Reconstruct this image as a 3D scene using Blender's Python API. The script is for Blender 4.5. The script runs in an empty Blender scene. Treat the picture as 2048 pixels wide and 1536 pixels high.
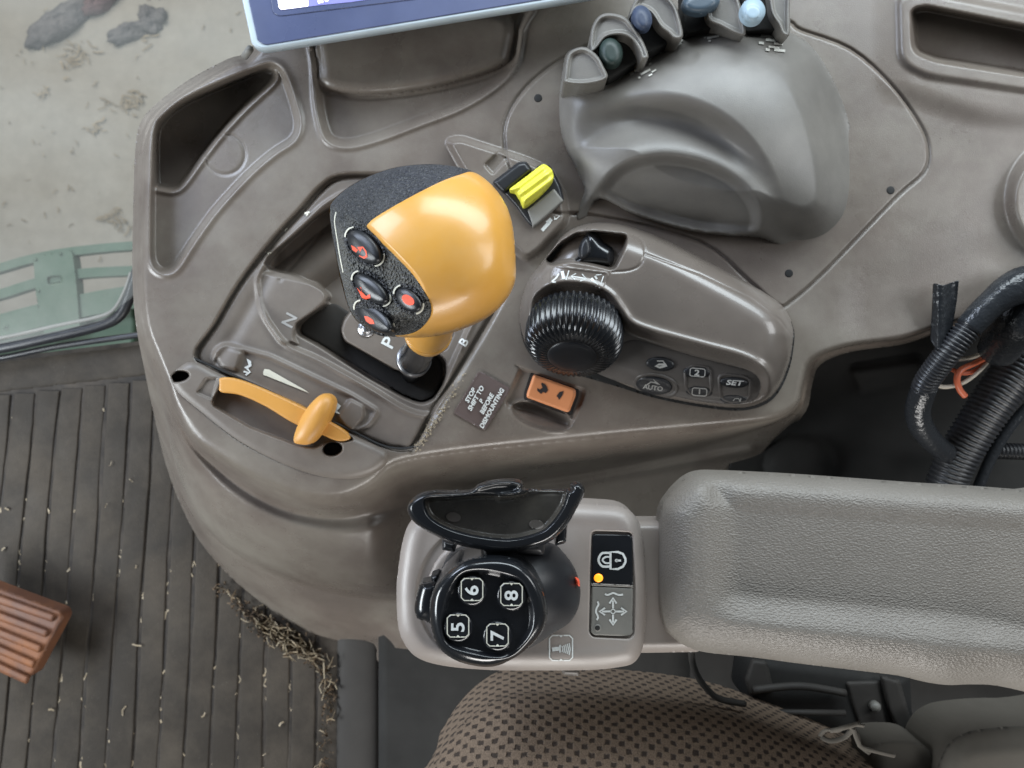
import bpy, math, random
import numpy as np
from mathutils import Vector, Matrix
random.seed(7); rng = np.random.default_rng(7)

# ------------------------------------------------------------------ units
# 1 unit u = 0.4 mm.  z = 0 is the top of the side console, the camera is 1500 u (0.6 m) above it.
U = 0.0004
CH = 1500.0
def W(px, py, h):
    k = (CH - h) / CH * U
    return np.stack([(px - 1024) * k, (768 - py) * k, h * U + 0 * px], -1)

# ------------------------------------------------------------------ camera, world, light
sc = bpy.context.scene
col = sc.collection
cd = bpy.data.cameras.new('camera'); cam = bpy.data.objects.new('camera', cd); col.objects.link(cam)
cam.location = (0, 0, CH * U)
cd.sensor_width = 36; cd.lens = 36 * 1500 / 2048; cd.clip_end = 100; cd.clip_start = 0.01
cd.dof.use_dof = True; cd.dof.focus_distance = 0.47; cd.dof.aperture_fstop = 11
sc.camera = cam
wd = bpy.data.worlds.new('World'); sc.world = wd; wd.use_nodes = True
bg = wd.node_tree.nodes['Background']; bg.inputs[0].default_value = (0.80, 0.90, 1.0, 1); bg.inputs[1].default_value = 0.075
sc.view_settings.view_transform = 'Standard'; sc.view_settings.look = 'None'
sc.view_settings.exposure = 0; sc.view_settings.gamma = 1

def area(name, loc, target, sx, sy, power, color):
    d = bpy.data.lights.new(name, 'AREA'); d.shape = 'RECTANGLE'; d.size = sx; d.size_y = sy
    d.energy = power; d.color = color
    o = bpy.data.objects.new(name, d); col.objects.link(o); o.location = loc
    o.rotation_euler = (Vector(target) - Vector(loc)).to_track_quat('-Z', 'Y').to_euler()
    return o
area('side_window_light', (0.35, 0.90, 0.55), (0.2, 0.2, 0), 1.3, 0.4, 19.5, (0.84, 0.94, 1.0))
area('rear_window_light', (1.05, 0.25, 0.60), (0.35, 0.15, 0), 0.45, 0.5, 5, (0.95, 0.98, 1.0))
area('blue_veil_light', (-0.90, 0.75, 0.65), (-0.15, 0.15, 0), 0.6, 0.4, 13, (0.72, 0.82, 1.0))  # added bluish lamp imitating the glare veil at the upper left
area('front_window_light', (-1.10, -0.28, 0.34), (0, -0.15, 0), 0.6, 0.3, 13.5, (0.90, 0.96, 1.0))
area('door_window_light', (0.25, -1.0, 0.26), (0.3, -0.15, 0.1), 0.9, 0.25, 9.5, (1.0, 0.98, 0.95))
area('yard_light', (-1.35, 1.2, -0.2), (-1.1, 0.9, -1.44), 1.0, 1.0, 15, (1.0, 0.99, 0.94))

# ------------------------------------------------------------------ materials
def mat(name, color, rough=0.45, nscale=900, bump=0.15, bdist=0.0004, dust=None, dscale=14, damt=0.5, coat=0,
        spec=0.5, vor=False, emit=None, estr=1, var=0.08, metal=0, stretch=None, dust2=None, speck=0):
    m = bpy.data.materials.new(name); m.use_nodes = True
    n = m.node_tree.nodes; l = m.node_tree.links; b = n['Principled BSDF']
    b.inputs['Roughness'].default_value = rough; b.inputs['Metallic'].default_value = metal
    b.inputs['Specular IOR Level'].default_value = spec
    if coat: b.inputs['Coat Weight'].default_value = coat; b.inputs['Coat Roughness'].default_value = 0.12
    tc = n.new('ShaderNodeTexCoord'); mp = n.new('ShaderNodeMapping'); l.new(tc.outputs['Object'], mp.inputs[0])
    if stretch: mp.inputs['Scale'].default_value = stretch; mp.inputs['Rotation'].default_value = (0, 0, math.radians(-35))
    def noise(s, det=4, r=0.6):
        t = n.new('ShaderNodeTexNoise'); t.inputs['Scale'].default_value = s; t.inputs['Detail'].default_value = det
        t.inputs['Roughness'].default_value = r; l.new(tc.outputs['Object'], t.inputs[0]); return t
    def ramp(src, a, c):
        r = n.new('ShaderNodeMapRange'); r.inputs[1].default_value = a; r.inputs[2].default_value = c
        l.new(src, r.inputs[0]); return r.outputs[0]
    def mix(fac, c1, c2):
        x = n.new('ShaderNodeMix'); x.data_type = 'RGBA'
        if hasattr(fac, 'links'): l.new(fac, x.inputs[0])
        else: x.inputs[0].default_value = fac
        for c, i in ((c1, 6), (c2, 7)):
            if isinstance(c, tuple): x.inputs[i].default_value = (*c, 1)
            else: l.new(c, x.inputs[i])
        return x.outputs[2]
    c = tuple(color)
    dark = tuple(v * (1 - var) for v in c); light = tuple(min(1, v * (1 + var)) for v in c)
    out = mix(ramp(noise(25, 5).outputs[0], 0.35, 0.65), dark, light)
    if dust:
        nn = noise(dscale, 8, 0.7)
        f = ramp(nn.outputs[0], 0.42, 0.72)
        mu = n.new('ShaderNodeMath'); mu.operation = 'MULTIPLY'; l.new(f, mu.inputs[0]); mu.inputs[1].default_value = damt
        out = mix(mu.outputs[0], out, tuple(dust))
    if speck:
        v = n.new('ShaderNodeTexVoronoi'); v.inputs['Scale'].default_value = 260; l.new(tc.outputs['Object'], v.inputs[0])
        f = ramp(v.outputs['Distance'], 0.10, 0.04)
        mu = n.new('ShaderNodeMath'); mu.operation = 'MULTIPLY'; l.new(f, mu.inputs[0]); mu.inputs[1].default_value = speck
        m2 = n.new('ShaderNodeMath'); m2.operation = 'MULTIPLY'; l.new(mu.outputs[0], m2.inputs[0])
        l.new(ramp(noise(40).outputs[0], 0.5, 0.6), m2.inputs[1])
        out = mix(m2.outputs[0], out, (0.45, 0.42, 0.38))
    l.new(out, b.inputs['Base Color'])
    rr = n.new('ShaderNodeMapRange'); l.new(noise(18, 6).outputs[0], rr.inputs[0])
    rr.inputs[1].default_value = 0.3; rr.inputs[2].default_value = 0.7
    rr.inputs[3].default_value = max(0, rough - 0.06); rr.inputs[4].default_value = min(1, rough + 0.1)
    l.new(rr.outputs[0], b.inputs['Roughness'])
    if bump:
        if vor:
            t = n.new('ShaderNodeTexVoronoi'); t.feature = 'SMOOTH_F1'; t.inputs['Scale'].default_value = nscale
            t.inputs['Smoothness'].default_value = 0.4
            # warp
            wn = noise(nscale * 0.6, 3); ad = n.new('ShaderNodeMixRGB'); ad.blend_type = 'ADD'; ad.inputs[0].default_value = vor
            l.new(mp.outputs[0], ad.inputs[1]); l.new(wn.outputs['Color'], ad.inputs[2]); l.new(ad.outputs[0], t.inputs[0])
            hs = t.outputs['Distance']
        else:
            t = noise(nscale, 2); hs = t.outputs[0]
        bp = n.new('ShaderNodeBump'); bp.inputs['Strength'].default_value = bump; bp.inputs['Distance'].default_value = bdist
        l.new(hs, bp.inputs['Height']); l.new(bp.outputs[0], b.inputs['Normal'])
    if emit:
        b.inputs['Emission Color'].default_value = (*emit, 1); b.inputs['Emission Strength'].default_value = estr
    return m

TAUPE = (0.126, 0.105, 0.089); DUST = (0.25, 0.225, 0.19)
M = dict(
 taupe=mat('taupe_plastic', TAUPE, 0.42, 1600, 0.12, dust=DUST, damt=0.35, speck=.15),
 taupe_dusty=mat('dusty_taupe_plastic', (0.133, 0.110, 0.093), 0.29, 1300, 0.3, dust=(0.225,0.205,0.172), damt=0.9, dscale=6, speck=.25),
 hood=mat('hood_plastic', (0.135, 0.126, 0.114), 0.38, 1100, 0.3, dust=(0.22, 0.205, 0.18), damt=0.4),
 pod=mat('pod_plastic', (0.135, 0.114, 0.098), 0.26, 1500, 0.05, coat=0.35, dust=DUST, damt=0.15, speck=.1),
 darkt=mat('dark_taupe_plastic', (0.10, 0.088, 0.078), 0.45, 1500, 0.1, dust=DUST, damt=0.2),
 keypad=mat('keypad_plastic', (0.075, 0.066, 0.06), 0.45, 1500, 0.08),
 grayp=mat('gray_plastic', (0.17, 0.165, 0.15), 0.5, 1600, 0.12, dust=DUST, damt=0.3),
 orange=mat('orange_plastic', (0.66, 0.33, 0.06), 0.32, 2200, 0.06, coat=0.2, var=0.05, dust=(0.62, 0.38, 0.16), damt=.35, dscale=24, speck=.12),
 orange2=mat('amber_lever_plastic', (0.56, 0.27, 0.055), 0.42, 1500, 0.06, var=0.06, dust=(0.45, 0.25, 0.10), damt=.3),
 rocker=mat('orange_rocker_plastic', (0.62, 0.24, 0.10), 0.4, 1500, 0.05, var=0.04),
 yellow=mat('yellow_plastic', (0.78, 0.74, 0.07), 0.35, 1500, 0.05, var=0.04),
 blackg=mat('black_gloss_plastic', (0.008, 0.009, 0.011), 0.22, 1500, 0.04, coat=0.3, var=0.1, dust=(0.03, 0.03, 0.03), damt=.25, speck=.06),
 button=mat('button_rubber', (0.010, 0.011, 0.013), 0.33, 1500, 0.05, var=0.1, dust=(0.03, 0.03, 0.03), damt=.3),
 blacks=mat('black_satin_plastic', (0.012, 0.013, 0.016), 0.38, 1500, 0.08, dust=(0.045, 0.042, 0.04), damt=.3, speck=.12),
 blackt=mat('black_textured_rubber', (0.028, 0.029, 0.032), 0.4, 620, 1.0, 0.0022, vor=0.0006, dust=(0.10, 0.10, 0.10), damt=.35, dscale=30),
 blackd=mat('black_dusty_panel', (0.032, 0.034, 0.037), 0.42, 640, 1.0, 0.0022, vor=0.0006, dust=(0.17, 0.165, 0.14), damt=.7, dscale=26),
 web=mat('smoky_web_plastic', (0.035, 0.032, 0.028), 0.25, 1500, 0.05, coat=.3, dust=(0.10, 0.09, 0.075), damt=.7, dscale=20),
 hole=mat('dark_hole', (0.012, 0.012, 0.012), 0.8, 500, 0),
 white=mat('white_print', (0.66, 0.68, 0.66), 0.5, 900, 0, var=0.12, dust=(0.4,0.4,0.38), damt=.6, dscale=300),
 cream=mat('cream_print', (0.62, 0.60, 0.50), 0.5, 900, 0, var=0.1),
 grayprint=mat('worn_gray_print', (0.34, 0.33, 0.31), 0.5, 900, 0, var=0.1),
 faint=mat('faint_print', (0.55, 0.54, 0.49), 0.5, 300, 0, var=0.25, dust=(0.2, 0.18, 0.16), damt=.8, dscale=200),
 red=mat('red_print', (0.80, 0.09, 0.035), 0.5, 900, 0, var=.15),
 glowlamp=mat('lit_amber_lamp', (0.9, 0.4, 0.02), 0.4, 900, 0, emit=(1, 0.24, 0.01), estr=1.7),
 darkink=mat('black_ink', (0.02, 0.015, 0.015), 0.6, 900, 0),
 decal=mat('brown_decal', (0.105, 0.078, 0.072), 0.4, 1500, 0.05, var=0.05),
 leather=mat('armrest_vinyl', (0.182, 0.165, 0.144), 0.42, 800, 0.75, 0.0007, vor=0.0016, var=0.04, stretch=(0.62, 1.1, 1)),
 podtop=mat('speckled_taupe_plastic', (0.27, 0.235, 0.212), 0.38, 1300, 0.25, dust=(0.30, 0.27, 0.24), damt=.4, speck=.3),
 mat=mat('rubber_mat', (0.031, 0.0255, 0.020), 0.72, 500, 0.4, 0.001, spec=.3, dust=(0.078, 0.064, 0.049), damt=.85, dscale=8, speck=.25),
 groove=mat('mat_groove', (0.022, 0.018, 0.015), 0.8, 400, 0.5, dust=(0.10, 0.08, 0.06), damt=.5, dscale=30),
 concrete=mat('dusty_concrete', (0.325, 0.30, 0.255), 0.85, 40, 0.3, 0.003, dust=(0.22, 0.195, 0.155), damt=.7, dscale=1.7, var=0.06, speck=0),
 clod=mat('dark_muddy_lump', (0.12, 0.11, 0.11), 0.8, 60, 0.8, 0.01, dust=(0.24, 0.22, 0.20), damt=.6, dscale=12),
 redmud=mat('reddish_lump', (0.16, 0.10, 0.10), 0.8, 60, 0.8, 0.01),
 straw=mat('straw', (0.27, 0.22, 0.15), 0.6, 300, 0.1, var=0.3),
 chaff=mat('brown_chaff', (0.09, 0.06, 0.035), 0.8, 300, 0.1, var=0.3),
 green=mat('green_paint', (0.045, 0.085, 0.05), 0.5, 200, 0.2, dust=(0.11, 0.135, 0.10), damt=.7, dscale=9),
 rubber=mat('black_seal_rubber', (0.02, 0.021, 0.025), 0.35, 900, 0.1, dust=(0.10, 0.10, 0.09), damt=.25),
 pedal=mat('rusty_pedal_rubber', (0.12, 0.052, 0.030), 0.6, 500, 0.3, dust=(0.30, 0.11, 0.03), damt=.7, dscale=16),
 fabric=None, frame=mat('silver_bezel', (0.45, 0.52, 0.56), 0.3, 900, 0.02),
 bezel=mat('navy_bezel', (0.07, 0.085, 0.16), 0.3, 900, 0.02, coat=.3),
 screen=mat('lit_screen', (0.2, 0.2, 0.4), 0.2, 900, 0, emit=(0.10, 0.11, 0.32), estr=1.2),
 screenw=mat('lit_screen_white', (1, 1, 1), 0.3, 900, 0, emit=(1, 0.98, 0.93), estr=2.0),
 wire_o=mat('orange_wire', (0.55, 0.13, 0.06), 0.4, 900, 0), wire_w=mat('white_wire', (0.45, 0.40, 0.33), 0.4, 900, 0),
 tape=mat('black_tape', (0.02, 0.022, 0.025), 0.25, 200, 0.6, 0.0015),
 metal=mat('steel', (0.35, 0.35, 0.36), 0.3, 900, 0.05, metal=1),
 blue=mat('blue_paddle', (0.035, 0.05, 0.09), 0.5), teal=mat('dark_green_paddle', (0.012, 0.026, 0.022), 0.5),
 pale=mat('pale_blue_paddle', (0.30, 0.40, 0.47), 0.4), slate=mat('slate_paddle', (0.05, 0.075, 0.10), 0.4),
 darkfab=mat('dark_fabric', (0.05, 0.047, 0.042), 0.9, 500, 0.5),
 void=mat('hollow_shade_black', (0.010, 0.0095, 0.0085), 0.8, 300, 0.2, dust=(0.02, 0.019, 0.017), damt=.5),  # near-black colour stands in for the shade in hollows
 voidm=mat('dim_shade_brown', (0.028, 0.025, 0.022), 0.7, 300, 0.2, dust=(0.04, 0.035, 0.03), damt=.5),  # dim brown with the shade around seat and slot put in
 thread=mat('frayed_fabric', (0.09, 0.08, 0.066), 0.9, 300, 0.2),
)
def fabric():
    m = bpy.data.materials.new('woven_seat_fabric'); m.use_nodes = True
    n = m.node_tree.nodes; l = m.node_tree.links; b = n['Principled BSDF']; b.inputs['Roughness'].default_value = 0.9
    tc = n.new('ShaderNodeTexCoord'); mp = n.new('ShaderNodeMapping'); mp.inputs['Rotation'].default_value = (0, 0, 0.12)
    ns = n.new('ShaderNodeTexNoise'); ns.inputs['Scale'].default_value = 160; l.new(tc.outputs['Object'], ns.inputs[0])
    ad = n.new('ShaderNodeMixRGB'); ad.blend_type = 'ADD'; ad.inputs[0].default_value = 0.0035
    l.new(tc.outputs['Object'], ad.inputs[1]); l.new(ns.outputs['Color'], ad.inputs[2]); l.new(ad.outputs[0], mp.inputs[0])
    sep = n.new('ShaderNodeSeparateXYZ'); l.new(mp.outputs[0], sep.inputs[0])
    def mth(op, a, b=None, c=None):
        x = n.new('ShaderNodeMath'); x.operation = op
        for k, v in enumerate((a, b, c)):
            if v is None: continue
            if hasattr(v, 'links'): l.new(v, x.inputs[k])
            else: x.inputs[k].default_value = v
        return x.outputs[0]
    vv = mth('SUBTRACT', sep.outputs[1], sep.outputs[2])
    row = mth('DIVIDE', vv, 0.0066); fr_ = mth('FRACT', row); rid = mth('FLOOR', row)
    cu_ = mth('ADD', mth('DIVIDE', sep.outputs[0], 0.0117), mth('MULTIPLY', rid, 0.5)); fu = mth('FRACT', cu_)
    du = mth('ABSOLUTE', mth('SUBTRACT', fu, 0.5)); dv = mth('ABSOLUTE', mth('SUBTRACT', fr_, 0.5))
    def band(d, a, b_):
        r = n.new('ShaderNodeMapRange'); r.interpolation_type = 'SMOOTHSTEP'; l.new(d, r.inputs[0]); r.inputs[1].default_value = b_; r.inputs[2].default_value = a; return r.outputs[0]
    mk = mth('MULTIPLY', band(du, .12, .24), band(dv, .22, .42))
    mx = n.new('ShaderNodeMix'); mx.data_type = 'RGBA'; l.new(mk, mx.inputs[0]); mx.inputs[6].default_value = (0.165, 0.118, 0.082, 1); mx.inputs[7].default_value = (0.035, 0.023, 0.016, 1)
    wv = n.new('ShaderNodeTexNoise'); wv.inputs['Scale'].default_value = 900; wv.inputs['Detail'].default_value = 3; l.new(tc.outputs['Object'], wv.inputs[0])
    wr_ = n.new('ShaderNodeMapRange'); l.new(wv.outputs[0], wr_.inputs[0]); wr_.inputs[1].default_value = .3; wr_.inputs[2].default_value = .7; wr_.inputs[3].default_value = .6; wr_.inputs[4].default_value = 1.25
    ml = n.new('ShaderNodeVectorMath'); ml.operation = 'SCALE'; l.new(mx.outputs[2], ml.inputs[0]); l.new(wr_.outputs[0], ml.inputs['Scale'])
    l.new(ml.outputs[0], b.inputs['Base Color'])
    hh_ = mth('ADD', mth('MULTIPLY', mk, -1.0), mth('MULTIPLY', wv.outputs[0], .5))
    bp = n.new('ShaderNodeBump'); bp.inputs['Strength'].default_value = 0.9; bp.inputs['Distance'].default_value = 0.0012
    l.new(hh_, bp.inputs['Height']); l.new(bp.outputs[0], b.inputs['Normal'])
    return m
M['fabric'] = fabric()

# ------------------------------------------------------------------ scene tree helpers
def thing(name, label, cat, loc, group=None):
    o = bpy.data.objects.new(name, None); col.objects.link(o); o.location = [float(v) for v in loc]
    o.empty_display_size = 0.01
    o['label'] = label; o['category'] = cat
    if group: o['group'] = group
    return o
def tag(o, label, cat, group=None):
    o['label'] = label; o['category'] = cat
    if group: o['group'] = group
    return o
def rootloc(parent):
    v = Vector((0, 0, 0))
    while parent is not None: v += parent.location; parent = parent.parent
    return np.array(v)
def link(name, V, F, m, parent=None, smooth=True, flatlist=False):
    """V Nx3 world coordinates; F list of faces or int array"""
    me = bpy.data.meshes.new(name)
    V = np.asarray(V, dtype=np.float32)
    if parent is not None: off = rootloc(parent)
    else: off = np.array([(V[:, 0].min() + V[:, 0].max()) / 2, (V[:, 1].min() + V[:, 1].max()) / 2, V[:, 2].min()])
    V = (V - off).astype(np.float32)
    if isinstance(F, np.ndarray):
        k = F.shape[1]
        me.vertices.add(len(V)); me.vertices.foreach_set('co', V.ravel())
        me.loops.add(F.size); me.loops.foreach_set('vertex_index', F.astype(np.int32).ravel())
        me.polygons.add(len(F)); me.polygons.foreach_set('loop_start', np.arange(len(F), dtype=np.int32) * k)
        me.update(calc_edges=True); me.validate()
    else:
        me.from_pydata([tuple(map(float, v)) for v in V], [], F)
    me.polygons.foreach_set('use_smooth', [smooth] * len(me.polygons))
    me.materials.append(m if not isinstance(m, str) else M[m])
    o = bpy.data.objects.new(name, me); col.objects.link(o)
    if parent is not None: o.parent = parent
    else: o.location = [float(v) for v in off]
    me.update()
    return o

# ------------------------------------------------------------------ 2-D tools
def cr(pts, n=6, closed=True):
    P = np.array(pts, float); N = len(P); out = []
    rngi = range(N) if closed else range(N - 1)
    for i in rngi:
        if closed: p0, p1, p2, p3 = P[i - 1], P[i], P[(i + 1) % N], P[(i + 2) % N]
        else: p0, p1, p2, p3 = P[max(i - 1, 0)], P[i], P[i + 1], P[min(i + 2, N - 1)]
        for k in range(n):
            t = k / n
            out.append(0.5 * ((2 * p1) + (-p0 + p2) * t + (2 * p0 - 5 * p1 + 4 * p2 - p3) * t * t + (-p0 + 3 * p1 - 3 * p2 + p3) * t ** 3))
    if not closed: out.append(P[-1])
    return np.array(out)
def rp(pts, r=10, n=5):
    """polygon with corners rounded by radius r"""
    P = np.array(pts, float); N = len(P); out = []
    for i in range(N):
        a, b, c = P[i - 1], P[i], P[(i + 1) % N]
        la, lc = np.linalg.norm(a - b), np.linalg.norm(c - b)
        d = min(r, la * .45, lc * .45)
        p, q = b + (a - b) / la * d, b + (c - b) / lc * d
        for k in range(n + 1):
            t = k / n; out.append((1 - t) ** 2 * p + 2 * t * (1 - t) * b + t * t * q)
    return np.array(out)
def ell(cx, cy, a, b, rot=0, n=36):
    t = np.linspace(0, 2 * math.pi, n, endpoint=False); r = math.radians(rot)
    x, y = a * np.cos(t), b * np.sin(t)
    return np.stack([cx + x * math.cos(r) + y * math.sin(r), cy - x * math.sin(r) + y * math.cos(r)], -1)
def rrect(cx, cy, w, h, r, rot=0):
    c, s = math.cos(math.radians(rot)), math.sin(math.radians(rot))
    P = [(cx + x * c + y * s, cy - x * s + y * c) for x, y in ((-w/2, -h/2), (w/2, -h/2), (w/2, h/2), (-w/2, h/2))]
    return rp(P, r)
def sdist(poly, x, y, near=False):
    A = poly; B = np.roll(poly, -1, 0); d2 = np.full(x.shape, 1e18); ins = np.zeros(x.shape, bool)
    nx = np.zeros(x.shape); ny = np.zeros(x.shape)
    for (ax, ay), (bx, by) in zip(A, B):
        dx, dy = bx - ax, by - ay; L = dx * dx + dy * dy
        if L < 1e-9: continue
        t = np.clip(((x - ax) * dx + (y - ay) * dy) / L, 0, 1)
        qx, qy = ax + t * dx, ay + t * dy; d = (x - qx) ** 2 + (y - qy) ** 2
        mk = d < d2; d2 = np.where(mk, d, d2)
        if near: nx = np.where(mk, qx, nx); ny = np.where(mk, qy, ny)
        if (ay > y.min()) != (by > y.min()) or True:
            c = (ay > y) != (by > y)
            if c.any(): ins ^= c & (x < (bx - ax) * (y - ay) / ((by - ay) if by != ay else 1e-9) + ax)
    s = np.where(ins, 1, -1) * np.sqrt(d2)
    return (s, nx, ny) if near else s
def sd(poly, X, Y, far=60):
    out = np.full(X.shape, -float(far))
    mk = (X > poly[:, 0].min() - far) & (X < poly[:, 0].max() + far) & (Y > poly[:, 1].min() - far) & (Y < poly[:, 1].max() + far)
    if mk.any(): out[mk] = np.maximum(sdist(poly, X[mk], Y[mk]), -far)
    return out
def sdl(pts, X, Y, far=60):
    """distance to an open polyline"""
    out = np.full(X.shape, float(far)); P = np.array(pts, float)
    mk = (X > P[:, 0].min() - far) & (X < P[:, 0].max() + far) & (Y > P[:, 1].min() - far) & (Y < P[:, 1].max() + far)
    if not mk.any(): return out
    x, y = X[mk], Y[mk]; d2 = np.full(x.shape, float(far) ** 2)
    for (ax, ay), (bx, by) in zip(P[:-1], P[1:]):
        dx, dy = bx - ax, by - ay; L = dx * dx + dy * dy + 1e-9
        t = np.clip(((x - ax) * dx + (y - ay) * dy) / L, 0, 1)
        d2 = np.minimum(d2, (x - ax - t * dx) ** 2 + (y - ay - t * dy) ** 2)
    out[mk] = np.sqrt(d2); return out
def sm(t, a, b):
    t = np.clip((t - a) / (b - a), 0, 1); return t * t * (3 - 2 * t)
def dome(s, R, p=2.0):
    t = np.clip(s / R, 0, 1); return np.power(np.clip(1 - np.power(1 - t, p), 0, 1), 1 / p)
def gs(t, w): return np.exp(-(t / w) ** 2)

def rad(poly, c, X, Y):
    """0 at the centre, 1 on the outline, smooth everywhere between"""
    a = np.arctan2(poly[:, 1] - c[1], poly[:, 0] - c[0]); r = np.hypot(poly[:, 0] - c[0], poly[:, 1] - c[1])
    o = np.argsort(a); a, r = a[o], r[o]; a = np.r_[a - 2 * math.pi, a, a + 2 * math.pi]; r = np.r_[r, r, r]
    return np.hypot(X - c[0], Y - c[1]) / np.interp(np.arctan2(Y - c[1], X - c[0]), a, r)
def ball(poly, c, X, Y, p=2.4, q=2.0):
    return np.power(np.clip(1 - np.power(np.clip(rad(poly, c, X, Y), 0, 1), p), 0, 1), 1 / q)
def inflate(poly, n=110, it=3500):
    """smooth balloon profile over an outline: 0 on the edge, 1 at the top"""
    poly = np.array(poly, float); x0, y0 = poly.min(0); x1, y1 = poly.max(0); st = max(x1 - x0, y1 - y0) / n
    x0 -= 2 * st; y0 -= 2 * st; nx = int((x1 - x0) / st) + 4; ny = int((y1 - y0) / st) + 4
    gx, gy = np.meshgrid(x0 + np.arange(nx) * st, y0 + np.arange(ny) * st)
    s = sdist(poly, gx.ravel(), gy.ravel()).reshape(ny, nx); m = s > 0; u = np.where(m, s, 0.0) * n
    w = 1.93; par = (np.add.outer(np.arange(ny), np.arange(nx)) % 2)[1:-1, 1:-1]
    for k in range(it // 10):
        for p in (0, 1):
            r = (u[:-2, 1:-1] + u[2:, 1:-1] + u[1:-1, :-2] + u[1:-1, 2:] + 1 * st * st) / 4 - u[1:-1, 1:-1]
            u[1:-1, 1:-1] += w * r * ((par == p) & m[1:-1, 1:-1])
    um = u.max(); q = np.where(m, u / np.maximum(s, st * .4), 0)
    for k in range(4):
        z = np.zeros_like(q); c = np.zeros_like(q)
        for dy, dx in ((0, 1), (0, -1), (1, 0), (-1, 0)):
            rq = np.roll(q, (dy, dx), (0, 1)); z += rq; c += rq > 0
        q = np.where(q > 0, q, np.where(c > 0, z / np.maximum(c, 1), 0))
    def f(X, Y):
        fx = np.clip((X - x0) / st, 0, nx - 1.001); fy = np.clip((Y - y0) / st, 0, ny - 1.001)
        i = fx.astype(int); j = fy.astype(int); a = fx - i; b = fy - j
        def bl(g): return (g[j, i] * (1 - a) + g[j, i + 1] * a) * (1 - b) + (g[j + 1, i] * (1 - a) + g[j + 1, i + 1] * a) * b
        s_ = np.maximum(sdist(poly, X, Y), 0); k = sm(s_, 2 * st, 5 * st)
        return np.sqrt(np.clip((bl(q) * s_ * (1 - k) + bl(u) * k) / um, 0, 1))
    return f
def slab(name, poly, ht, hb, m, parent=None, bev=2.0):
    """solid plate with a bevelled rim; the outline is read at its top height and the sides are plumb"""
    P = np.array(poly, float); c = P.mean(0)
    T = np.roll(P, -1, 0) - np.roll(P, 1, 0); L = np.linalg.norm(T, axis=1)[:, None] + 1e-9; N = np.stack([T[:, 1], -T[:, 0]], -1) / L
    if (np.einsum('ij,ij->i', N, P - c)).mean() > 0: N = -N
    def ring(off, h, hz): 
        Q = P + N * off; V = W(Q[:, 0], Q[:, 1], np.full(len(Q), float(h))); V[:, 2] = hz * U; return V
    rs = [ring(0, ht, hb), ring(0, ht, ht - bev), ring(bev * .3, ht, ht - bev * .3), ring(bev, ht, ht)]
    n = len(P); V = np.vstack(rs); F = [(k * n + i, k * n + (i + 1) % n, (k + 1) * n + (i + 1) % n, (k + 1) * n + i) for k in range(3) for i in range(n)]
    F += [tuple(3 * n + i for i in range(n)), tuple(range(n))[::-1]]
    o = link(name, V, F, m, parent, False)
    for p in o.data.polygons: p.use_smooth = len(p.vertices) == 4
    return o
def hf(name, poly, fun, m, parent=None, step=2.5, skirt=None, inward=0.0, bottom=None, thick=None):
    """sheet over an outline (photo directions), height fun(X, Y); skirt = absolute height the sides go down to"""
    poly = np.array(poly, float)
    x0, y0 = poly.min(0) - step; x1, y1 = poly.max(0) + step
    nx, ny = int((x1 - x0) / step) + 2, int((y1 - y0) / step) + 2
    gx, gy = np.meshgrid(x0 + np.arange(nx) * step, y0 + np.arange(ny) * step)
    gx, gy = gx.ravel(), gy.ravel()
    s, qx, qy = sdist(poly, gx, gy, True)
    ins = (s > 0).reshape(ny, nx)
    cell = ins[:-1, :-1] | ins[1:, :-1] | ins[:-1, 1:] | ins[1:, 1:]
    ci, cj = np.nonzero(cell); a = ci * nx + cj
    Q = np.stack([a, a + nx, a + nx + 1, a + 1], -1)   # seen from above, counterclockwise
    used = np.unique(Q); remap = np.full(nx * ny, -1); remap[used] = np.arange(len(used)); Q = remap[Q]
    X = np.where(s > 0, gx, qx)[used]; Y = np.where(s > 0, gy, qy)[used]
    near = (s[used] > 0) & (s[used] < step * 0.3)
    X = np.where(near, qx[used], X); Y = np.where(near, qy[used], Y)
    h = np.asarray(fun(X, Y), float) + 0 * X
    V = W(X, Y, h); F = Q
    if skirt is not None or thick is not None:
        E = np.concatenate([Q[:, [0, 1]], Q[:, [1, 2]], Q[:, [2, 3]], Q[:, [3, 0]]])
        key = np.sort(E, 1); _, inv, cnt = np.unique(key[:, 0].astype(np.int64) * (len(V) + 1) + key[:, 1], return_inverse=True, return_counts=True)
        be = E[cnt[inv.ravel()] == 1]
        if thick is not None:
            V2 = V.copy(); V2[:, 2] = (h - thick) * U
            off = len(V); F = np.concatenate([Q, Q[:, ::-1] + off, np.stack([be[:, 1], be[:, 0], be[:, 0] + off, be[:, 1] + off], -1)])
            V = np.concatenate([V, V2])
        else:
            bv = np.unique(be); mp = np.full(len(V), -1); mp[bv] = np.arange(len(bv)) + len(V); nb = len(bv)
            V2 = V[bv].copy(); V3 = V2.copy(); V3[:, 2] = np.minimum(V3[:, 2], skirt * U)
            F = np.concatenate([Q, np.stack([mp[be[:, 1]], mp[be[:, 0]], mp[be[:, 0]] + nb, mp[be[:, 1]] + nb], -1)]); V = np.concatenate([V, V2, V3])
    return link(name, V, F, m, parent)

def const(v): return lambda X, Y: v + 0 * X
def pillow(poly, base, height, R, p=2.0):
    return lambda X, Y: base + height * dome(sd(poly, X, Y, 5), R, p)
def pad(name, poly, base, height, R, m, parent=None, step=2.0, skirt=None, p=2.0):
    return hf(name, poly, pillow(poly, base, height, R, p), m, parent, step, base - 4 if skirt is None else skirt)

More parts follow.
